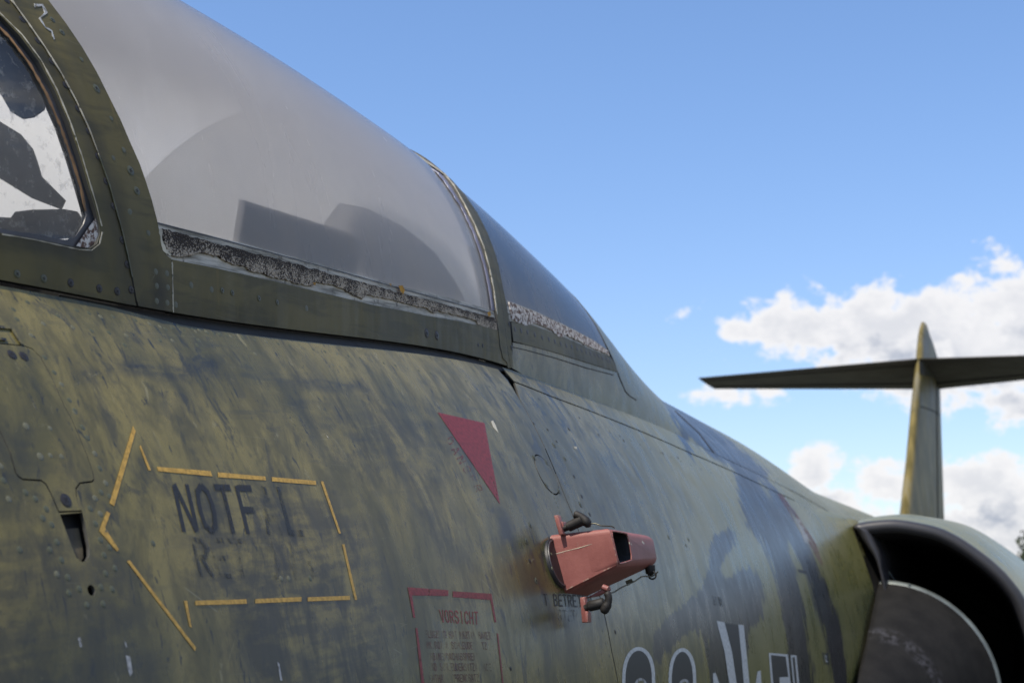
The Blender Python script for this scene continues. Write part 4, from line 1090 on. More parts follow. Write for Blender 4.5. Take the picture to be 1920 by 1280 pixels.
def text_polys(txt, quad, wd=.55, gap=.22, sw=.11):
    """quad: pixel corners top left, top right, bottom right, bottom left"""
    adv = wd+gap; W = len(txt)*adv-gap; polys = []
    def mp(u, v):
        u /= W; tl, tr, br, bl = quad
        t = (tl[0]+(tr[0]-tl[0])*u, tl[1]+(tr[1]-tl[1])*u); b = (bl[0]+(br[0]-bl[0])*u, bl[1]+(br[1]-bl[1])*u)
        return (b[0]+(t[0]-b[0])*v, b[1]+(t[1]-b[1])*v)
    out_ = []
    for i, ch in enumerate(txt):
        if ch == ' ': continue
        gl = []
        for st in G_[ch]:
            for a, b in zip(st[:-1], st[1:]):
                ax, ay, bx, by = a[0]*wd+i*adv, a[1], b[0]*wd+i*adv, b[1]
                l = math.hypot(bx-ax, by-ay) or 1; dx, dy = (bx-ax)/l*sw*.35, (by-ay)/l*sw*.35; nx, ny = -(by-ay)/l*sw/2, (bx-ax)/l*sw/2
                gl.append([mp(ax-dx+nx, ay-dy+ny), mp(bx+dx+nx, by+dy+ny), mp(bx+dx-nx, by+dy-ny), mp(ax-dx-nx, ay-dy-ny)])
        out_.append(gl)
    return out_
def word(name, txt, quad, mat, **kw):
    polys = [q for gl in text_polys(txt, quad, **kw) for q in gl]
    return pm(name, polys, mat, step=200)
def s4t(q): return s4(q)
ns = text_polys('NOTFAL', s4([(800, 372), (1345, 388), (1400, 590), (845, 572)]), wd=.52, gap=.30, sw=.15)
pm('stencil_lettering', [q for g in ns[:4] for q in g], M['black'], step=200)
upper = [[(a, b) for a, b in q] for g in ns[4:] for q in g]
pm('stencil_lettering', upper, M['blackfade'], step=200)
word('stencil_lettering', 'RET', s4([(885, 618), (1110, 626), (1145, 790), (925, 782)]), M['blackfade'], wd=.52, gap=.30, sw=.15)
word('stencil_lettering', 'TUNG', s4([(1120, 628), (1420, 640), (1450, 800), (1160, 790)]), M['ghost'], wd=.52, gap=.30, sw=.13)
word('stencil_lettering', 'DANGER', [(840, 822), (900, 921), (912, 921), (848, 846)][0:0] or [(846, 818), (905, 918), (893, 921), (836, 826)], M['redfade'], wd=.8, gap=.75, sw=.2)
word('stencil_lettering', 'VORSICHT', s6([(535, 405), (992, 432), (1000, 572), (562, 545)]), M['redmark'], wd=.5, gap=.28, sw=.13)
for txt, q in (('FLUGZEUG HAT MARTIN BAKER', [(362, 650), (1145, 672), (1160, 752), (375, 732)]), ('MK.GQ7 A SCHLEUDERSITZ', [(375, 782), (1095, 795), (1105, 872), (388, 862)]),
               ('KABINENDACHABSPRENG-', [(390, 920), (1030, 925), (1040, 1003), (402, 1000)]), ('UND SCHLEUDERSITZANLAGE', [(408, 1042), (1145, 1050), (1155, 1130), (420, 1128)]),
               ('ENTHALT SPRENGSATZE', [(412, 1182), (1035, 1175), (1045, 1255), (424, 1268)]), ('VOR BETRETEN', [(430, 1310), (900, 1305), (905, 1380), (440, 1390)])):
    word('stencil_lettering', txt, s6(q), M['redtext'], wd=.5, gap=.26, sw=.16)
def s5(pts): return [(x/2.285+700, y/2.285+720) for x, y in pts]
word('stencil_lettering', 'T BETRETEN', s5([(728, 900), (930, 906), (935, 955), (735, 945)]), M['black'], wd=.5, gap=.28, sw=.15)
word('stencil_lettering', 'STEP', s5([(788, 968), (870, 970), (873, 1015), (792, 1010)]), M['blackfade'], wd=.5, gap=.28, sw=.15)

# aircraft number, cross (only their tops reach into the picture)
def dome(cx, w_, top, ys, sk=0.0):
    n = 18; pts = []
    for k in range(n+1):
        a = math.pi*k/n; pts.append((cx-w_*math.cos(a)+sk*(1-math.sin(a)), top+(ys-top)*(1-math.sin(a)**.8)))
    return pts
def numeral(cx, w_, top):
    ob = [(cx-w_+4, 1420)]+dome(cx, w_, top, top+62)+[(cx+w_+12, 1420)]
    ib = [(cx-w_+10, 1420)]+dome(cx, w_-6, top+7, top+66)+[(cx+w_+6, 1420)]
    ih = [(cx-8, 1420)]+dome(cx+4, 13, top+58, top+82)+[(cx+22, 1420)]
    ii = [(cx-4, 1420)]+dome(cx+4, 9, top+63, top+86)+[(cx+18, 1420)]
    pm('numeral_outline', [ob], M['white'], holes=[ib]); pm('numeral_body', [ib], M['num'], holes=[ih], step=20)
    pm('numeral_outline', [ih], M['whitefade'], holes=[ii])
numeral(1197, 31, 1212); numeral(1279, 26, 1214)
pm('cross_edge', [[(1343, 1163), (1358, 1166), (1372, 1220), (1384, 1300), (1370, 1300), (1358, 1220)]], M['white'])
pm('cross_edge', [[(1384, 1170), (1394, 1171), (1400, 1230), (1407, 1300), (1396, 1300), (1390, 1230)]], M['white'])
pm('cross_body', [[(1358.5, 1167), (1383.5, 1171), (1389.5, 1230), (1395.5, 1300), (1384.5, 1300), (1372.5, 1220)]], M['num'])
pm('cross_edge', [[(1336, 1262), (1341, 1260), (1352, 1290), (1348, 1300), (1338, 1300)]], M['white']); pm('cross_edge', [[(1420, 1258), (1426, 1256), (1428, 1300), (1414, 1300)]], M['white'])
o1 = [(1441, 1223), (1477, 1226), (1484, 1300), (1447, 1300)]; i1 = [(1445, 1227), (1473, 1230), (1478, 1268), (1461, 1269), (1463, 1300), (1451, 1300)]
pm('numeral_outline', [o1], M['white'], holes=[i1]); pm('numeral_body', [i1], M['num'])
o2 = [(1482, 1227), (1493, 1228), (1500, 1300), (1489, 1300)]; i2 = [(1485, 1231), (1490, 1232), (1496, 1300), (1492, 1300)]
pm('numeral_outline', [o2], M['white'], holes=[i2]); pm('numeral_body', [i2], M['num'])
# warning arrow by the intake, rubbed plates and chips
pm('intake_warning_outline', [[(1458, 925), (1466, 926), (1500, 972), (1530, 1020), (1543, 1060), (1534, 1052), (1518, 1020), (1488, 975)]], M['redfade'], holes=[[(1476, 946), (1500, 982), (1520, 1016), (1510, 1010), (1490, 975)]])
pm('intake_warning_symbol', [[(1490, 970), (1500, 975), (1514, 1003), (1516, 1020), (1508, 1015), (1500, 992)]], M['whitefade'])
pm('stencilled_plate', [[(1334, 1117), (1352, 1119), (1356, 1136), (1338, 1134)]], M['blackfade']); pm('stencilled_plate', [[(1541, 1222), (1553, 1224), (1556, 1246), (1545, 1245)]], M['blackfade'])
pm('data_mark', [[(1546, 1228), (1550, 1229), (1552, 1240), (1548, 1240)]], M['white']); pm('data_mark', [[(1495, 1066), (1512, 1070), (1513, 1076), (1497, 1072)]], M['black'])
for p in ([(920, 790), (924, 788), (929, 797), (933, 808), (935, 812), (929, 806), (924, 800)], [(1075, 837), (1081, 837), (1082, 842), (1077, 841)], [(611, 815), (614, 818), (616, 821), (613, 820)], [(1156, 1000), (1160, 998), (1162, 1003), (1158, 1004)]):
    pm('paint_chip', [p], simple('bare_primer', (.45, .42, .33), .6) if 'chip' not in M else M['chip'], off=.0003, step=4)
    M['chip'] = bpy.data.materials['bare_primer']
for p in ([(145, 1196), (150, 1194), (154, 1212), (149, 1213)], [(232, 1202), (235, 1203), (238, 1213), (235, 1213)], [(235, 1228), (243, 1230), (248, 1260), (243, 1268), (238, 1250)], [(519, 1240), (523, 1243), (529, 1275), (525, 1275)]):
    pm('paint_scuff', [p], M['whitefade'], off=.0003, step=5)
band('paint_scuff', 'U', [(60, 15), (75, 14), (82, 28), (70, 38), (80, 55), (92, 62), (97, 78)], 5, .0036, M['whitefade'], frame, 2, amp=.7)
# faint dark dried run that crosses the side

# ------------------------------------------------------------------ cockpit interior seen through the haze
def box(name, pts8, mat, parent, bevel=.0):
    f = [(0, 1, 2, 3), (7, 6, 5, 4), (0, 4, 5, 1), (1, 5, 6, 2), (2, 6, 7, 3), (3, 7, 4, 0)]
    return mesh(name, pts8, f, mat, parent, bevel > 0, bevel)
def slab(name, quad, depth, mat, parent, bevel=.0):
    n = (quad[1]-quad[0]).cross(quad[3]-quad[0]).normalized()
    if n.dot(CAM-quad[0]) > 0: n = -n
    return box(name, list(quad)+[q+n*depth for q in quad], mat, parent, bevel)
def behind(px, py, d, kind='U'):
    l = hit(kind, px, py)
    return l + ray(px, py)*d
pix_mesh('cockpit_side_board', 'U', [[(462, 370), (673, 436), (668, 530), (446, 480)]], off=-.007, thick=.003, step=20, mat=M['interior'], parent=J)
seat = empty('ejection_seat', (0, 0, 0), J)
def seatbox(n, x0, x1, y0, y1, z0, z1, mat, bv=.02):
    return box(n, [Vector(v)+Vector((0, 0, ZC)) for v in ((x0, y0, z0), (x1, y0, z0), (x1, y1, z0), (x0, y1, z0), (x0, y0, z1), (x1, y0, z1), (x1, y1, z1), (x0, y1, z1))], mat, seat, bv)
seatbox('headrest', 1.58, 1.78, -.16, .16, .10, .30, M['interior'])
seatbox('backrest', 1.66, 1.78, -.22, .22, -.1, .22, M['interior'])
seatbox('rail', 1.81, 1.90, -.18, .18, -.1, .30, M['interior'], .01)
seatbox('seat_pan', 1.25, 1.66, -.22, .22, -.15, -.02, M['interior'])
mesh('rear_bulkhead', [Up0(1.95, math.pi*k/40)-Un(1.95, math.pi*k/40)*.006 for k in range(41)]+[Vector((1.95, 0, ZC-.1))], [(k, k+1, 41) for k in range(40)], M['bulk'], J)
pix_mesh('canopy_shade_pad', 'U', [[(650, 400), (674, 362), (722, 372), (790, 408), (848, 458), (888, 518), (916, 575), (760, 534), (690, 515), (672, 500)]], off=-.030, thick=.004, step=20, mat=M['grey_panel'], parent=J)  # added dark sheet that darkens the lower rear of the canopy
dk = [Vector((x, y, ZC+.14)) for x in (.1, 3.0) for y in (-.42, .42)]
mesh('cockpit_floor', [Vector((x, y, ZC-.12)) for x, y in ((.1, -.4), (3, -.4), (3, .4), (.1, .4))], [(0, 1, 2, 3)], M['floor'], J)
slab('instrument_coaming', [Vector((.35, -.30, ZC+.34)), Vector((.85, -.30, ZC+.36)), Vector((.85, .30, ZC+.36)), Vector((.35, .30, ZC+.34))], .05, M['interior'], J, .01)
def pane_shape(name, pts, d, mat):
    vs, fs = triangulate([pts], [], 0)
    V = [behind(x, y, d) for x, y in vs]; n = len(V); V += [v+FW*.006 for v in V]
    ff = [f for f in fs]+[tuple(i+n for i in f[::-1]) for f in fs]
    ed = {}
    for f in fs:
        for i in range(3):
            a, b = f[i], f[(i+1) % 3]
            if (b, a) in ed: del ed[(b, a)]
            else: ed[(a, b)] = 1
    ff += [(a, a+n, b+n, b) for a, b in ed]
    return mesh(name, V, ff, mat, J)
pane_shape('sun_visor', [(-40, 30), (6, 50), (34, 86), (60, 140), (82, 190), (80, 205), (60, 219), (40, 222), (20, 210), (0, 175), (-40, 120)], .03, M['grey_panel'])
pane_shape('windscreen_strut', [(-40, 200), (2, 230), (35, 250), (58, 278), (66, 300), (75, 330), (120, 375), (112, 392), (60, 372), (0, 335), (-40, 310)], .04, M['grey_panel'])
pane_shape('coaming_pad', [(-40, 405), (20, 408), (28, 397), (60, 393), (120, 392), (142, 396), (150, 408), (140, 445), (60, 450), (-40, 440)], .02, M['interior'])

# ------------------------------------------------------------------ intake
XL = 4.42
LIP_PX = [(1597, 985), (1610, 979), (1640, 975), (1678, 973), (1720, 979), (1761, 989), (1795, 1005), (1826, 1025), (1858, 1049), (1886, 1075), (1905, 1098), (1920, 1120)]
def lip_outline():
    pts = []
    for px, py in LIP_PX:
        X = XL
        for _ in range(5): p = at(px, py, X=X); X = XL+.10*(abs(p.y)-.58)/.5
        pts.append((p.y, p.z-ZC))
    y1, h1 = pts[-1]
    HC = -.22
    pts += [(y1-.020, h1-.06), (y1-.036, h1-.13), (y1-.040, HC)]
    top = pts[:]
    pts += [(y, 2*HC-h) for y, h in reversed(top[:-1])]
    y0, h0 = top[0]; yb = -.64
    inner = [(yb+.012, h0-.10), (yb-.008, h0-.20), (yb-.012, HC), (yb-.008, 2*HC-h0+.20), (yb+.012, 2*HC-h0+.10)]
    pts += list(reversed(inner))
    return [(a, b) for a, b in pts]
def resample(P, n):
    P = P+[P[0]]; L = [0]
    for a, b in zip(P[:-1], P[1:]): L.append(L[-1]+math.hypot(b[0]-a[0], b[1]-a[1]))
    return [(float(np.interp(L[-1]*k/n, L, [p[0] for p in P])), float(np.interp(L[-1]*k/n, L, [p[1] for p in P]))) for k in range(n)]
LIPP = resample([(p.x, p.y) for p in smooth_path([Vector((a, b, 0)) for a, b in lip_outline()], 4)], 120)
def lipring(X, grow=0.0, tilt=True):
    n = len(LIPP); out_ = []
    for i, (y, h) in enumerate(LIPP):
        g_ = grow*(.30+.70*min(1, max(0, (abs(h+.22)-.30)/.12)) if y > -.72 else 1.0)
        tx = LIPP[(i+2) % n][0]-LIPP[i-2][0]; tz = LIPP[(i+2) % n][1]-LIPP[i-2][1]; l = math.hypot(tx, tz)
        out_.append(Vector((X+(.10*(abs(y)-.58)/.5 if tilt else 0), y+tz/l*g_, ZC+h-tx/l*g_)))
    return out_
_c = lipring(0, .01); _a = sum(abs(v.z-ZC+.22) for v in _c)-sum(abs(v.z-ZC+.22) for v in lipring(0, 0))
if _a < 0:
    _lr = lipring
    def lipring(X, grow=0.0, tilt=True): return _lr(X, -grow, tilt)
intake = empty('air_intake', (0, 0, 0), J)
lr = []
for k in range(9):                               # broad rounded lip
    a = math.pi*k/8; lr.append(lipring(XL+.022-.022*math.sin(a), -.020-.020*math.cos(math.pi-a)*-1))
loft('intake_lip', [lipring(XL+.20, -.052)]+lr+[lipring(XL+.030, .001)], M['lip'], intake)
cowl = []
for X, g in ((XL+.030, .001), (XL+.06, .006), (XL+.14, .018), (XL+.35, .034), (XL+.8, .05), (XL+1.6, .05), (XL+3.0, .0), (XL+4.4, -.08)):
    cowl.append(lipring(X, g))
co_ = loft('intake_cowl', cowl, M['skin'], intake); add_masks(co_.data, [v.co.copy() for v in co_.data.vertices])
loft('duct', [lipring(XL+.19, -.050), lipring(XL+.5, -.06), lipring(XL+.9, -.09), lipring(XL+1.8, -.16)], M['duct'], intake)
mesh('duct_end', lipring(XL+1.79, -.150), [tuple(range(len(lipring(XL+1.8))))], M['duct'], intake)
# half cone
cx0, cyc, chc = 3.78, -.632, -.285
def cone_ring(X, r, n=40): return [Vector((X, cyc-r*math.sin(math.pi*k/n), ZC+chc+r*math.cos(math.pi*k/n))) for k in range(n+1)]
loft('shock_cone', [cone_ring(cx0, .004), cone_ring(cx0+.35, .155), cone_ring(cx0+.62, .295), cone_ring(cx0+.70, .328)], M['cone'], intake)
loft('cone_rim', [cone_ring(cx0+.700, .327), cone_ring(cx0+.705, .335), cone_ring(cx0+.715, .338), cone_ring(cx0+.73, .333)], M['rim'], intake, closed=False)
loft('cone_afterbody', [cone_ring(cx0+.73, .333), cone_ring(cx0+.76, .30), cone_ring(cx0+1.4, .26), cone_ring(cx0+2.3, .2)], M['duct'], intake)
# upper part of the splitter plate, folding into the duct
q4 = [at(1599, 988, X=XL+.01), at(1648, 1129, X=XL+.01), at(1652, 1152, X=XL+.06), at(1682, 1092, X=XL+.16), at(1640, 1040, X=XL+.12), at(1614, 1002, X=XL+.06)]
cq = sum(q4, Vector())/6
V = q4+[v+Vector((.01, .014, 0)) for v in q4]; n = 6
mesh('splitter_plate', V, [tuple(range(n)), tuple(range(2*n-1, n-1, -1))]+[(i, (i+1) % n, n+(i+1) % n, n+i) for i in range(n)], M['cone'], intake, bevel=.002)
band_pts = [at(1612, 1000, X=XL+.055), at(1638, 1036, X=XL+.115), at(1664, 1070, X=XL+.14), at(1680, 1090, X=XL+.15), at(1706, 1096, X=cx0+.70)]
tube('splitter_fold', smooth_path(band_pts), .004, M['rim'], intake, 8)
# fairing from the fuselage side out to the lip
rg = []
for k in range(17):
    h = .235-.42*k/16
    def yF(X, h):
        c_, bu, bl, w_ = f_c(X), f_u(X), f_l(X), f_w(X); b_ = bu if h > c_ else bl
        return -w_*math.sqrt(max(0, 1-((h-c_)/b_)**2))
    row = []
    for j in range(13):
        t = j/12; X = XL-.50+.56*t; y0 = yF(X, h)+.004; yl = min(-.575-.055*min(1, k/8), y0) 
        e = t**2.6; row.append(Vector((X, y0*(1-e)+yl*e, ZC+h+.03*(1-t)*0)))
    row.append(row[-1]+Vector((.02, .05, 0)))
    rg.append(row)
top = [Vector((v.x, v.y+.09, v.z-.0)) for v in rg[0]]
top = [Vector((v.x, yF(v.x, v.z-ZC+.035)+.01, v.z+.035)) for v in rg[0]]
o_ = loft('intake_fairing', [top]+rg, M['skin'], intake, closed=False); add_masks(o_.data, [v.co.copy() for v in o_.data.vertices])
# little fasteners on cone
for k in range(6):
    for (x0, y0, x1, y1) in ((1680, 1120, 1672, 1165), (1660, 1157, 1646, 1190)):
        p = at(x0+(x1-x0)*k/5, y0+(y1-y0)*k/5, X=XL-.14)
# ------------------------------------------------------------------ tail
HS = ZC+2.06
def on_plane(px, py, z=HS):
    d = ray(px, py); return CAM+d*((z-CAM.z)/d.z)
le_t, te_t = on_plane(1309, 708), on_plane(1340, 729)
le_r, te_r = Vector((12.75, .0, HS)), Vector((14.75, .0, HS))
print('stab tip', le_t, te_t)
def foil(le, te, th, n=12):
    r = []
    for k in range(n+1):
        t = k/n; r.append(le.lerp(te, t)+Vector((0, 0, th*math.sqrt(t+.002)*(1-t)*1.6)))
    for k in range(n-1, 0, -1):
        t = k/n; r.append(le.lerp(te, t)-Vector((0, 0, th*math.sqrt(t+.002)*(1-t)*1.6)))
    return r
def mirv(v): return Vector((v.x, -v.y, v.z))
secs = [foil(le_t, te_t, .012), foil(le_r, te_r, .035), foil(mirv(le_t), mirv(te_t), .012)]
for _a, _b in ((le_r.lerp(te_r, .72), le_t.lerp(te_t, .70)), (le_r.lerp(te_r, .72), mirv(le_t.lerp(te_t, .70))), (le_r.lerp(te_r, .12), le_t.lerp(te_t, .2))):
    tube('tail_joint', [_a-Vector((0, 0, .020)), _b-Vector((0, 0, .007))], .005, M['dark'], J, 6)
loft('stabiliser', secs, M['under'], J, caps=True)
def fin_sec(z, x0, x1, th, n=14):
    r = []
    for k in range(n+1):
        t = k/n; r.append(Vector((x0+(x1-x0)*t, -th*(math.sqrt(t+.001)*(1-t)*1.9+.02), z)))
    for k in range(n-1, 0, -1):
        t = k/n; r.append(Vector((x0+(x1-x0)*t, th*(math.sqrt(t+.001)*(1-t)*1.9+.02), z)))
    return r
fin = []
def fx_at(px, py): 
    p = at(px, py, y=0.0); return p
for (l, t_, th) in (((1678, 1050), (1773, 1050), .10), ((1690, 965), (1770, 975), .095), ((1702, 860), (1767, 880), .085), ((1711, 760), (1764, 780), .075), ((1719, 690), (1762, 705), .07),
                    ((1722, 655), (1757, 668), .065), ((1724, 632), (1750, 645), .055), ((1726, 615), (1744, 630), .04), ((1729, 603), (1739, 612), .02)):
    a, b = fx_at(*l), fx_at(*t_); fin.append((a, b, th))
rings = []
for a, b, th in fin:
    n = 14; r = []
    for k in range(n+1):
        t = k/n; p = a.lerp(b, t); r.append(p+Vector((0, -th*(math.sqrt(t+.002)*(1-t)*1.7+.03), 0)))
    for k in range(n-1, 0, -1):
        t = k/n; p = a.lerp(b, t); r.append(p+Vector((0, th*(math.sqrt(t+.002)*(1-t)*1.7+.03), 0)))
    rings.append(r)
loft('fin', rings, M['far'], J, caps=True)
def fin_pt(i, t): a, b, th = fin[i]; p = a.lerp(b, t); return p+Vector((0, -th*(math.sqrt(t+.002)*(1-t)*1.7+.03)-.001, 0))
tube('rudder_hinge', [fin_pt(i, .66) for i in range(0, 5)], .008, M['dark'], J, 6)
for i_ in (1, 3): tube('tail_joint', [fin_pt(i_, t/10) for t in range(1, 10)], .005, M['dark'], J, 6)
mesh('root_fairing', [v for t in range(0, 11) for v in (fin_pt(4, t/10)+Vector((0, -.012, .06)), fin_pt(4, t/10)+Vector((0, -.012, -.06)))], [(2*k, 2*k+1, 2*k+3, 2*k+2) for k in range(10)], M['under'], J)

# ================================================================== RED COVER over the vane sensor
XB = hit('F', 1045, 1060).x
p0 = at(1045, 1060, X=XB)
cov = empty('protective_cover', p0)
tag(cov, 'red oxide painted metal box cover clamped over the sensor on the fuselage side', 'sensor cover')
cw = cov.matrix_world.copy(); bpy.context.view_layer.update()
def C_(o):                                     # children built in world space
    o.matrix_parent_inverse = Matrix.Translation(-p0); return o
A_, B_, Cc, D_ = at(1029, 1002, X=XB+.0), at(1143, 989, X=XB-.004), at(1160, 1061, X=XB-.004), at(1055, 1113, X=XB)
yo = (B_.y+Cc.y)/2
G1, G2 = at(1226, 1003, X=XB+.185), at(1236, 1056, X=XB+.185)
H2 = at(1101, 1120, X=XB+.09); H1 = Vector((H2.x, H2.y, A_.z-.002))
def skin_in(v): return v+Vector((0, .012, 0))
# opening on the outboard face
s0, s1 = .0, .28
E1, E2 = B_.lerp(G1, s1), Cc.lerp(G2, s1)
inw = Vector((0, .055, 0))
def sub_face(a, b, c, d, k=0): return (a, b, c, d)
vsB = [A_, B_, Cc, D_, H1, G1, G2, H2]
bm = bmesh.new(); bv = [bm.verts.new(v) for v in vsB]
faces = [(0, 3, 2, 1), (4, 5, 6, 7), (0, 1, 5, 4), (3, 7, 6, 2), (1, 2, 6, 5), (0, 4, 7, 3)]
fb = [bm.faces.new([bv[i] for i in f]) for f in faces]
bmesh.ops.recalc_face_normals(bm, faces=bm.faces)
outer_edges = [e for e in bm.edges if {e.verts[0], e.verts[1]} != {bv[1], bv[2]} and not (e.verts[0] in (bv[0], bv[3], bv[4], bv[7]) and e.verts[1] in (bv[0], bv[3], bv[4], bv[7]))]
bmesh.ops.bevel(bm, geom=outer_edges, offset=.0085, segments=5, affect='EDGES', profile=.5)
me = bpy.data.meshes.new('cover_body'); bm.to_mesh(me); bm.free()
body = C_(link('cover_body', me, M['red'], cov))
# cut the opening with a boolean box, then bake it
cut_c = (B_+Cc)*.5
u = (G1-B_).normalized(); vdn = (Cc-B_).normalized(); nn = Vector((0, -1, 0))
a0 = B_+vdn*.004+u*.0035; a1 = B_.lerp(G1, .37)+vdn*.004
b0 = Cc-vdn*.003+u*.0035; b1 = Cc.lerp(G2, .35)-vdn*.007
cut = box('cutter', [a0+nn*.03, a1+nn*.03, b1+nn*.03, b0+nn*.03, a0-nn*.05, a1-nn*.05, b1-nn*.05, b0-nn*.05], M['dark'], None)
bmc = bmesh.new(); bmc.from_mesh(cut.data); bmesh.ops.bevel(bmc, geom=[e for e in bmc.edges if abs((e.verts[0].co-e.verts[1].co).normalized().y) > .9], offset=.008, segments=4, affect='EDGES', profile=.5)
bmesh.ops.recalc_face_normals(bmc, faces=bmc.faces); bmc.to_mesh(cut.data); bmc.free()
md = body.modifiers.new('b', 'BOOLEAN'); md.operation = 'DIFFERENCE'; md.solver = 'EXACT'; md.object = cut; 
bpy.context.view_layer.update()
dg = bpy.context.evaluated_depsgraph_get(); nm = bpy.data.meshes.new_from_object(body.evaluated_get(dg), depsgraph=dg)
body.modifiers.clear(); body.data = nm; nm.name = 'cover_body'
nm.materials.clear(); nm.materials.append(M['red']); nm.materials.append(M['dark'])
for p in nm.polygons:
    c = p.center; 
    dpt = (c-cut_c).dot(-nn)
    mid = (a0+a1+b0+b1)/4-nn*.02
    near = a0.x-.003 < c.x < a1.x+.012 and min(b0.z, b1.z)-.004 < c.z < max(a0.z, a1.z)+.004
    p.material_index = 1 if (near and (mid-c).dot(p.normal) > 0 and c.y > (B_.y+Cc.y)/2+.002 and c.y < A_.y-.002) else 0
    p.use_smooth = p.area < .0006
nm.set_sharp_from_angle(angle=R(35))
bpy.data.objects.remove(cut)
# black liner inside the opening
sh = -nn*.004
ls = .0015
lin = [a0, a1, b1, b0]; cen = sum(lin, Vector())/4
rim_in = [p.lerp(cen, .02)-nn*.006 for p in lin]; deep = [p.lerp(cen, .10)-nn*.046+u*.006 for p in lin]
C_(mesh('opening_liner', rim_in+deep, [(0, 1, 5, 4), (1, 2, 6, 5), (2, 3, 7, 6), (3, 0, 4, 7), (4, 5, 6, 7)], M['dark'], cov))
def rim_tube(pts, r, mat, name):
    return C_(tube(name, smooth_path(pts+[pts[0]], 4), r, mat, cov, 8))
fo = nn*.0005
q = [a0, a1, b1, b0]
cor = []
for i in range(4):
    p, pn, pp = q[i], q[(i+1) % 4], q[i-1]
    cor += [p+(pp-p).normalized()*.008, p+((pp-p).normalized()+(pn-p).normalized())*.0025, p+(pn-p).normalized()*.008]
rim_tube([c-fo for c in cor], .0012, M['red'], 'opening_rim')
# overlapping plate on the front face with a chipped pale edge
def front(px, py, d=.0012):
    p = at(px, py, X=XB-.001); return p+Vector((-d, 0, 0))
pl = [front(1034, 1041), front(1085, 1028), front(1134, 1014), front(1141, 1016), front(1144, 1022), front(1157, 1058), front(1110, 1082), front(1062, 1106), front(1052, 1094)]
V = pl+[v+Vector((.0022, 0, 0)) for v in pl]; n = len(pl)
C_(mesh('lap_plate', V, [tuple(range(n)), tuple(range(2*n-1, n-1, -1))]+[(i, (i+1) % n, n+(i+1) % n, n+i) for i in range(n)], M['red'], cov))
C_(tube('chipped_plate_edge', [front(1035, 1040, .0013), front(1060, 1033, .0013), front(1085, 1027, .0013), front(1112, 1019, .0013), front(1134, 1013, .0013), front(1142, 1015, .0013), front(1149, 1036, .0013), front(1156, 1056, .0013)], .00042, M['edge'], cov, 6))
# brackets, clamps, wires
def bracket(name, quad, X, th=.006):
    q = [at(x, y, X=X) for x, y in quad]
    return C_(box(name, q+[p+Vector((th, 0, 0)) for p in q], M['red'], cov, .001))
bracket('upper_bracket', [(1038, 966), (1046, 965), (1056, 1001), (1048, 1003)], XB-.01, .012)
bracket('bracket_foot', [(1049, 978), (1055, 977), (1058, 992), (1053, 993)], XB-.004, .014)
bracket('lower_bracket', [(1087, 1120), (1096, 1118), (1103, 1166), (1091, 1167)], XB+.0, .012)
bracket('bracket_foot', [(1096, 1145), (1102, 1146), (1103, 1166), (1097, 1167)], XB-.006, .014)
bracket('hinge_lug', [(1098, 1121), (1140, 1098), (1142, 1106), (1120, 1117), (1100, 1124)][:4], XB+.02, .01)
def P_(px, py, X): return at(px, py, X=X)
C_(tube('clamp_handle', [P_(1056, 991, XB), P_(1064, 988, XB), P_(1066, 987, XB), P_(1092, 975, XB), P_(1094, 974, XB)], [.0045, .0045, .0068, .0072, .005], M['rod'], cov, 16))
C_(tube('clamp_lever', smooth_path([P_(1077, 964, XB), P_(1084, 966, XB), P_(1094, 972, XB), P_(1101, 981, XB), P_(1103, 988, XB)], 3), [.004]+[.0055]*6+[.0065]*3+[.005, .004, .0032], M['rod'], cov, 10))
C_(tube('safety_wire', smooth_path([P_(1103, 988, XB), P_(1108, 982, XB), P_(1116, 981, XB), P_(1128, 985, XB), P_(1146, 986, XB+.01), P_(1152, 989, XB+.02)]), .0009, M['wire'], cov, 8))
C_(tube('clamp_handle', [P_(1097, 1140, XB), P_(1103, 1137, XB), P_(1105, 1136, XB), P_(1131, 1130, XB), P_(1134, 1129, XB)], [.0045, .0045, .0068, .0070, .005], M['rod'], cov, 16))
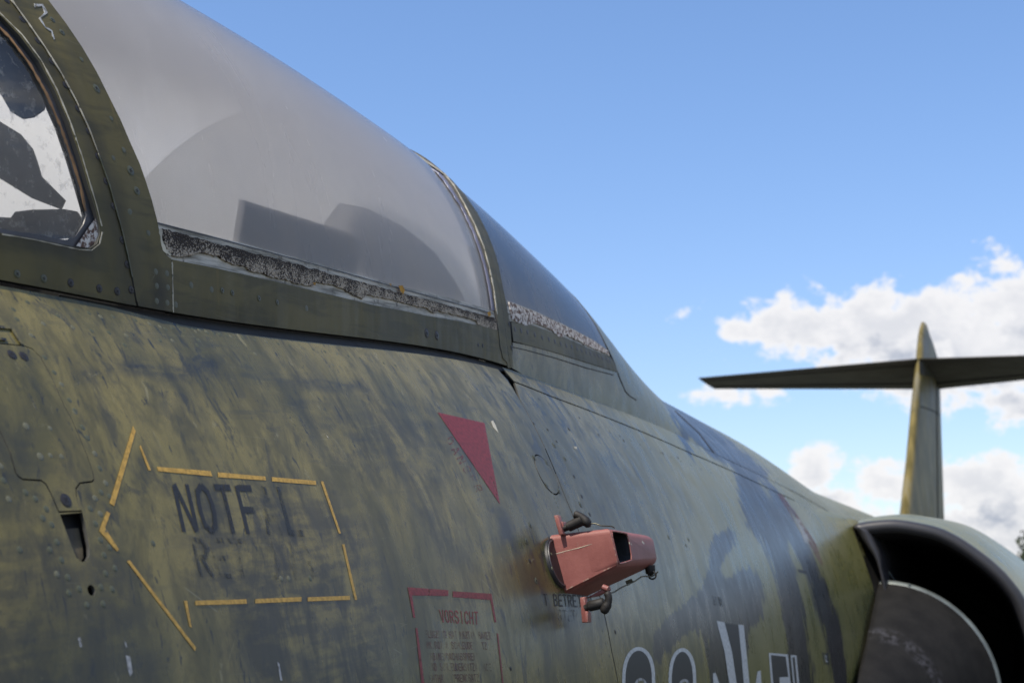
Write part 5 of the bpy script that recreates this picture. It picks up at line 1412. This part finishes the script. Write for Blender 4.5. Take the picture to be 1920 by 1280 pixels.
C_(tube('clamp_lever', smooth_path([P_(1137, 1110, XB-.005), P_(1141, 1118, XB-.005), P_(1140, 1130, XB-.005), P_(1135, 1140, XB-.005), P_(1131, 1149, XB-.005)], 3), [.0035]+[.005]*6+[.0062]*4+[.005, .0035], M['rod'], cov, 10))
C_(tube('safety_wire', smooth_path([P_(1140, 1110, XB+.0), P_(1150, 1110, XB+.03), P_(1165, 1101, XB+.06), P_(1190, 1089, XB+.1), P_(1205, 1080, XB+.12), P_(1222, 1080, XB+.15), P_(1234, 1071, XB+.15)]), .0010, M['wire'], cov, 8))
C_(box('wire_clip', [P_(x, y, XB+.09) for x, y in ((1172, 1089), (1184, 1084), (1188, 1091), (1176, 1098))]+[P_(x, y, XB+.096) for x, y in ((1172, 1089), (1184, 1084), (1188, 1091), (1176, 1098))], M['wire'], cov))
ring = [P_(1223+7*math.cos(a), 1078+7*math.sin(a), XB+.15) for a in [2*math.pi*k/20 for k in range(21)]]
C_(tube('pull_ring', ring, .0012, M['rod'], cov, 8))
C_(tube('lug', [P_(1218, 1060, XB+.155), P_(1220, 1072, XB+.155), P_(1224, 1076, XB+.155)], [.0075, .007, .004], M['rod'], cov, 12))
C_(tube('hinge_pin', [P_(1130, 1100, XB+.0), P_(1140, 1104, XB+.0)], .004, M['red'], cov, 10))
# the black sensor base the cover hides, on the skin
ve = circle_s('F', (1043, 1056), .0335, 40)
sb = surf_mesh('sensor_base', 'F', [ve], [], .004, .005, .01, simple('black_sensor_base', (.012, .012, .014), .5), J)
surf_mesh('sensor_ring', 'F', [circle_s('F', (1043, 1056), .0315, 40)], [circle_s('F', (1043, 1056), .0295, 40)], .0052, .002, .01, simple('grey_sensor_ring', (.045, .045, .05), .4), sb)
place('F', 1028, 1040, RM, .002, .0045, 'rivet', sb); place('F', 1030, 1067, RM, .0025, .0045, 'rivet', sb)
tb = [at(1029, 1051, dist=(hit('F', 1029, 1051)-CAM).length-.012)]

# re-seat every part of the jet: parts were built in world space
bpy.context.view_layer.update()
for o in jet.children: o.matrix_parent_inverse = jet_inv
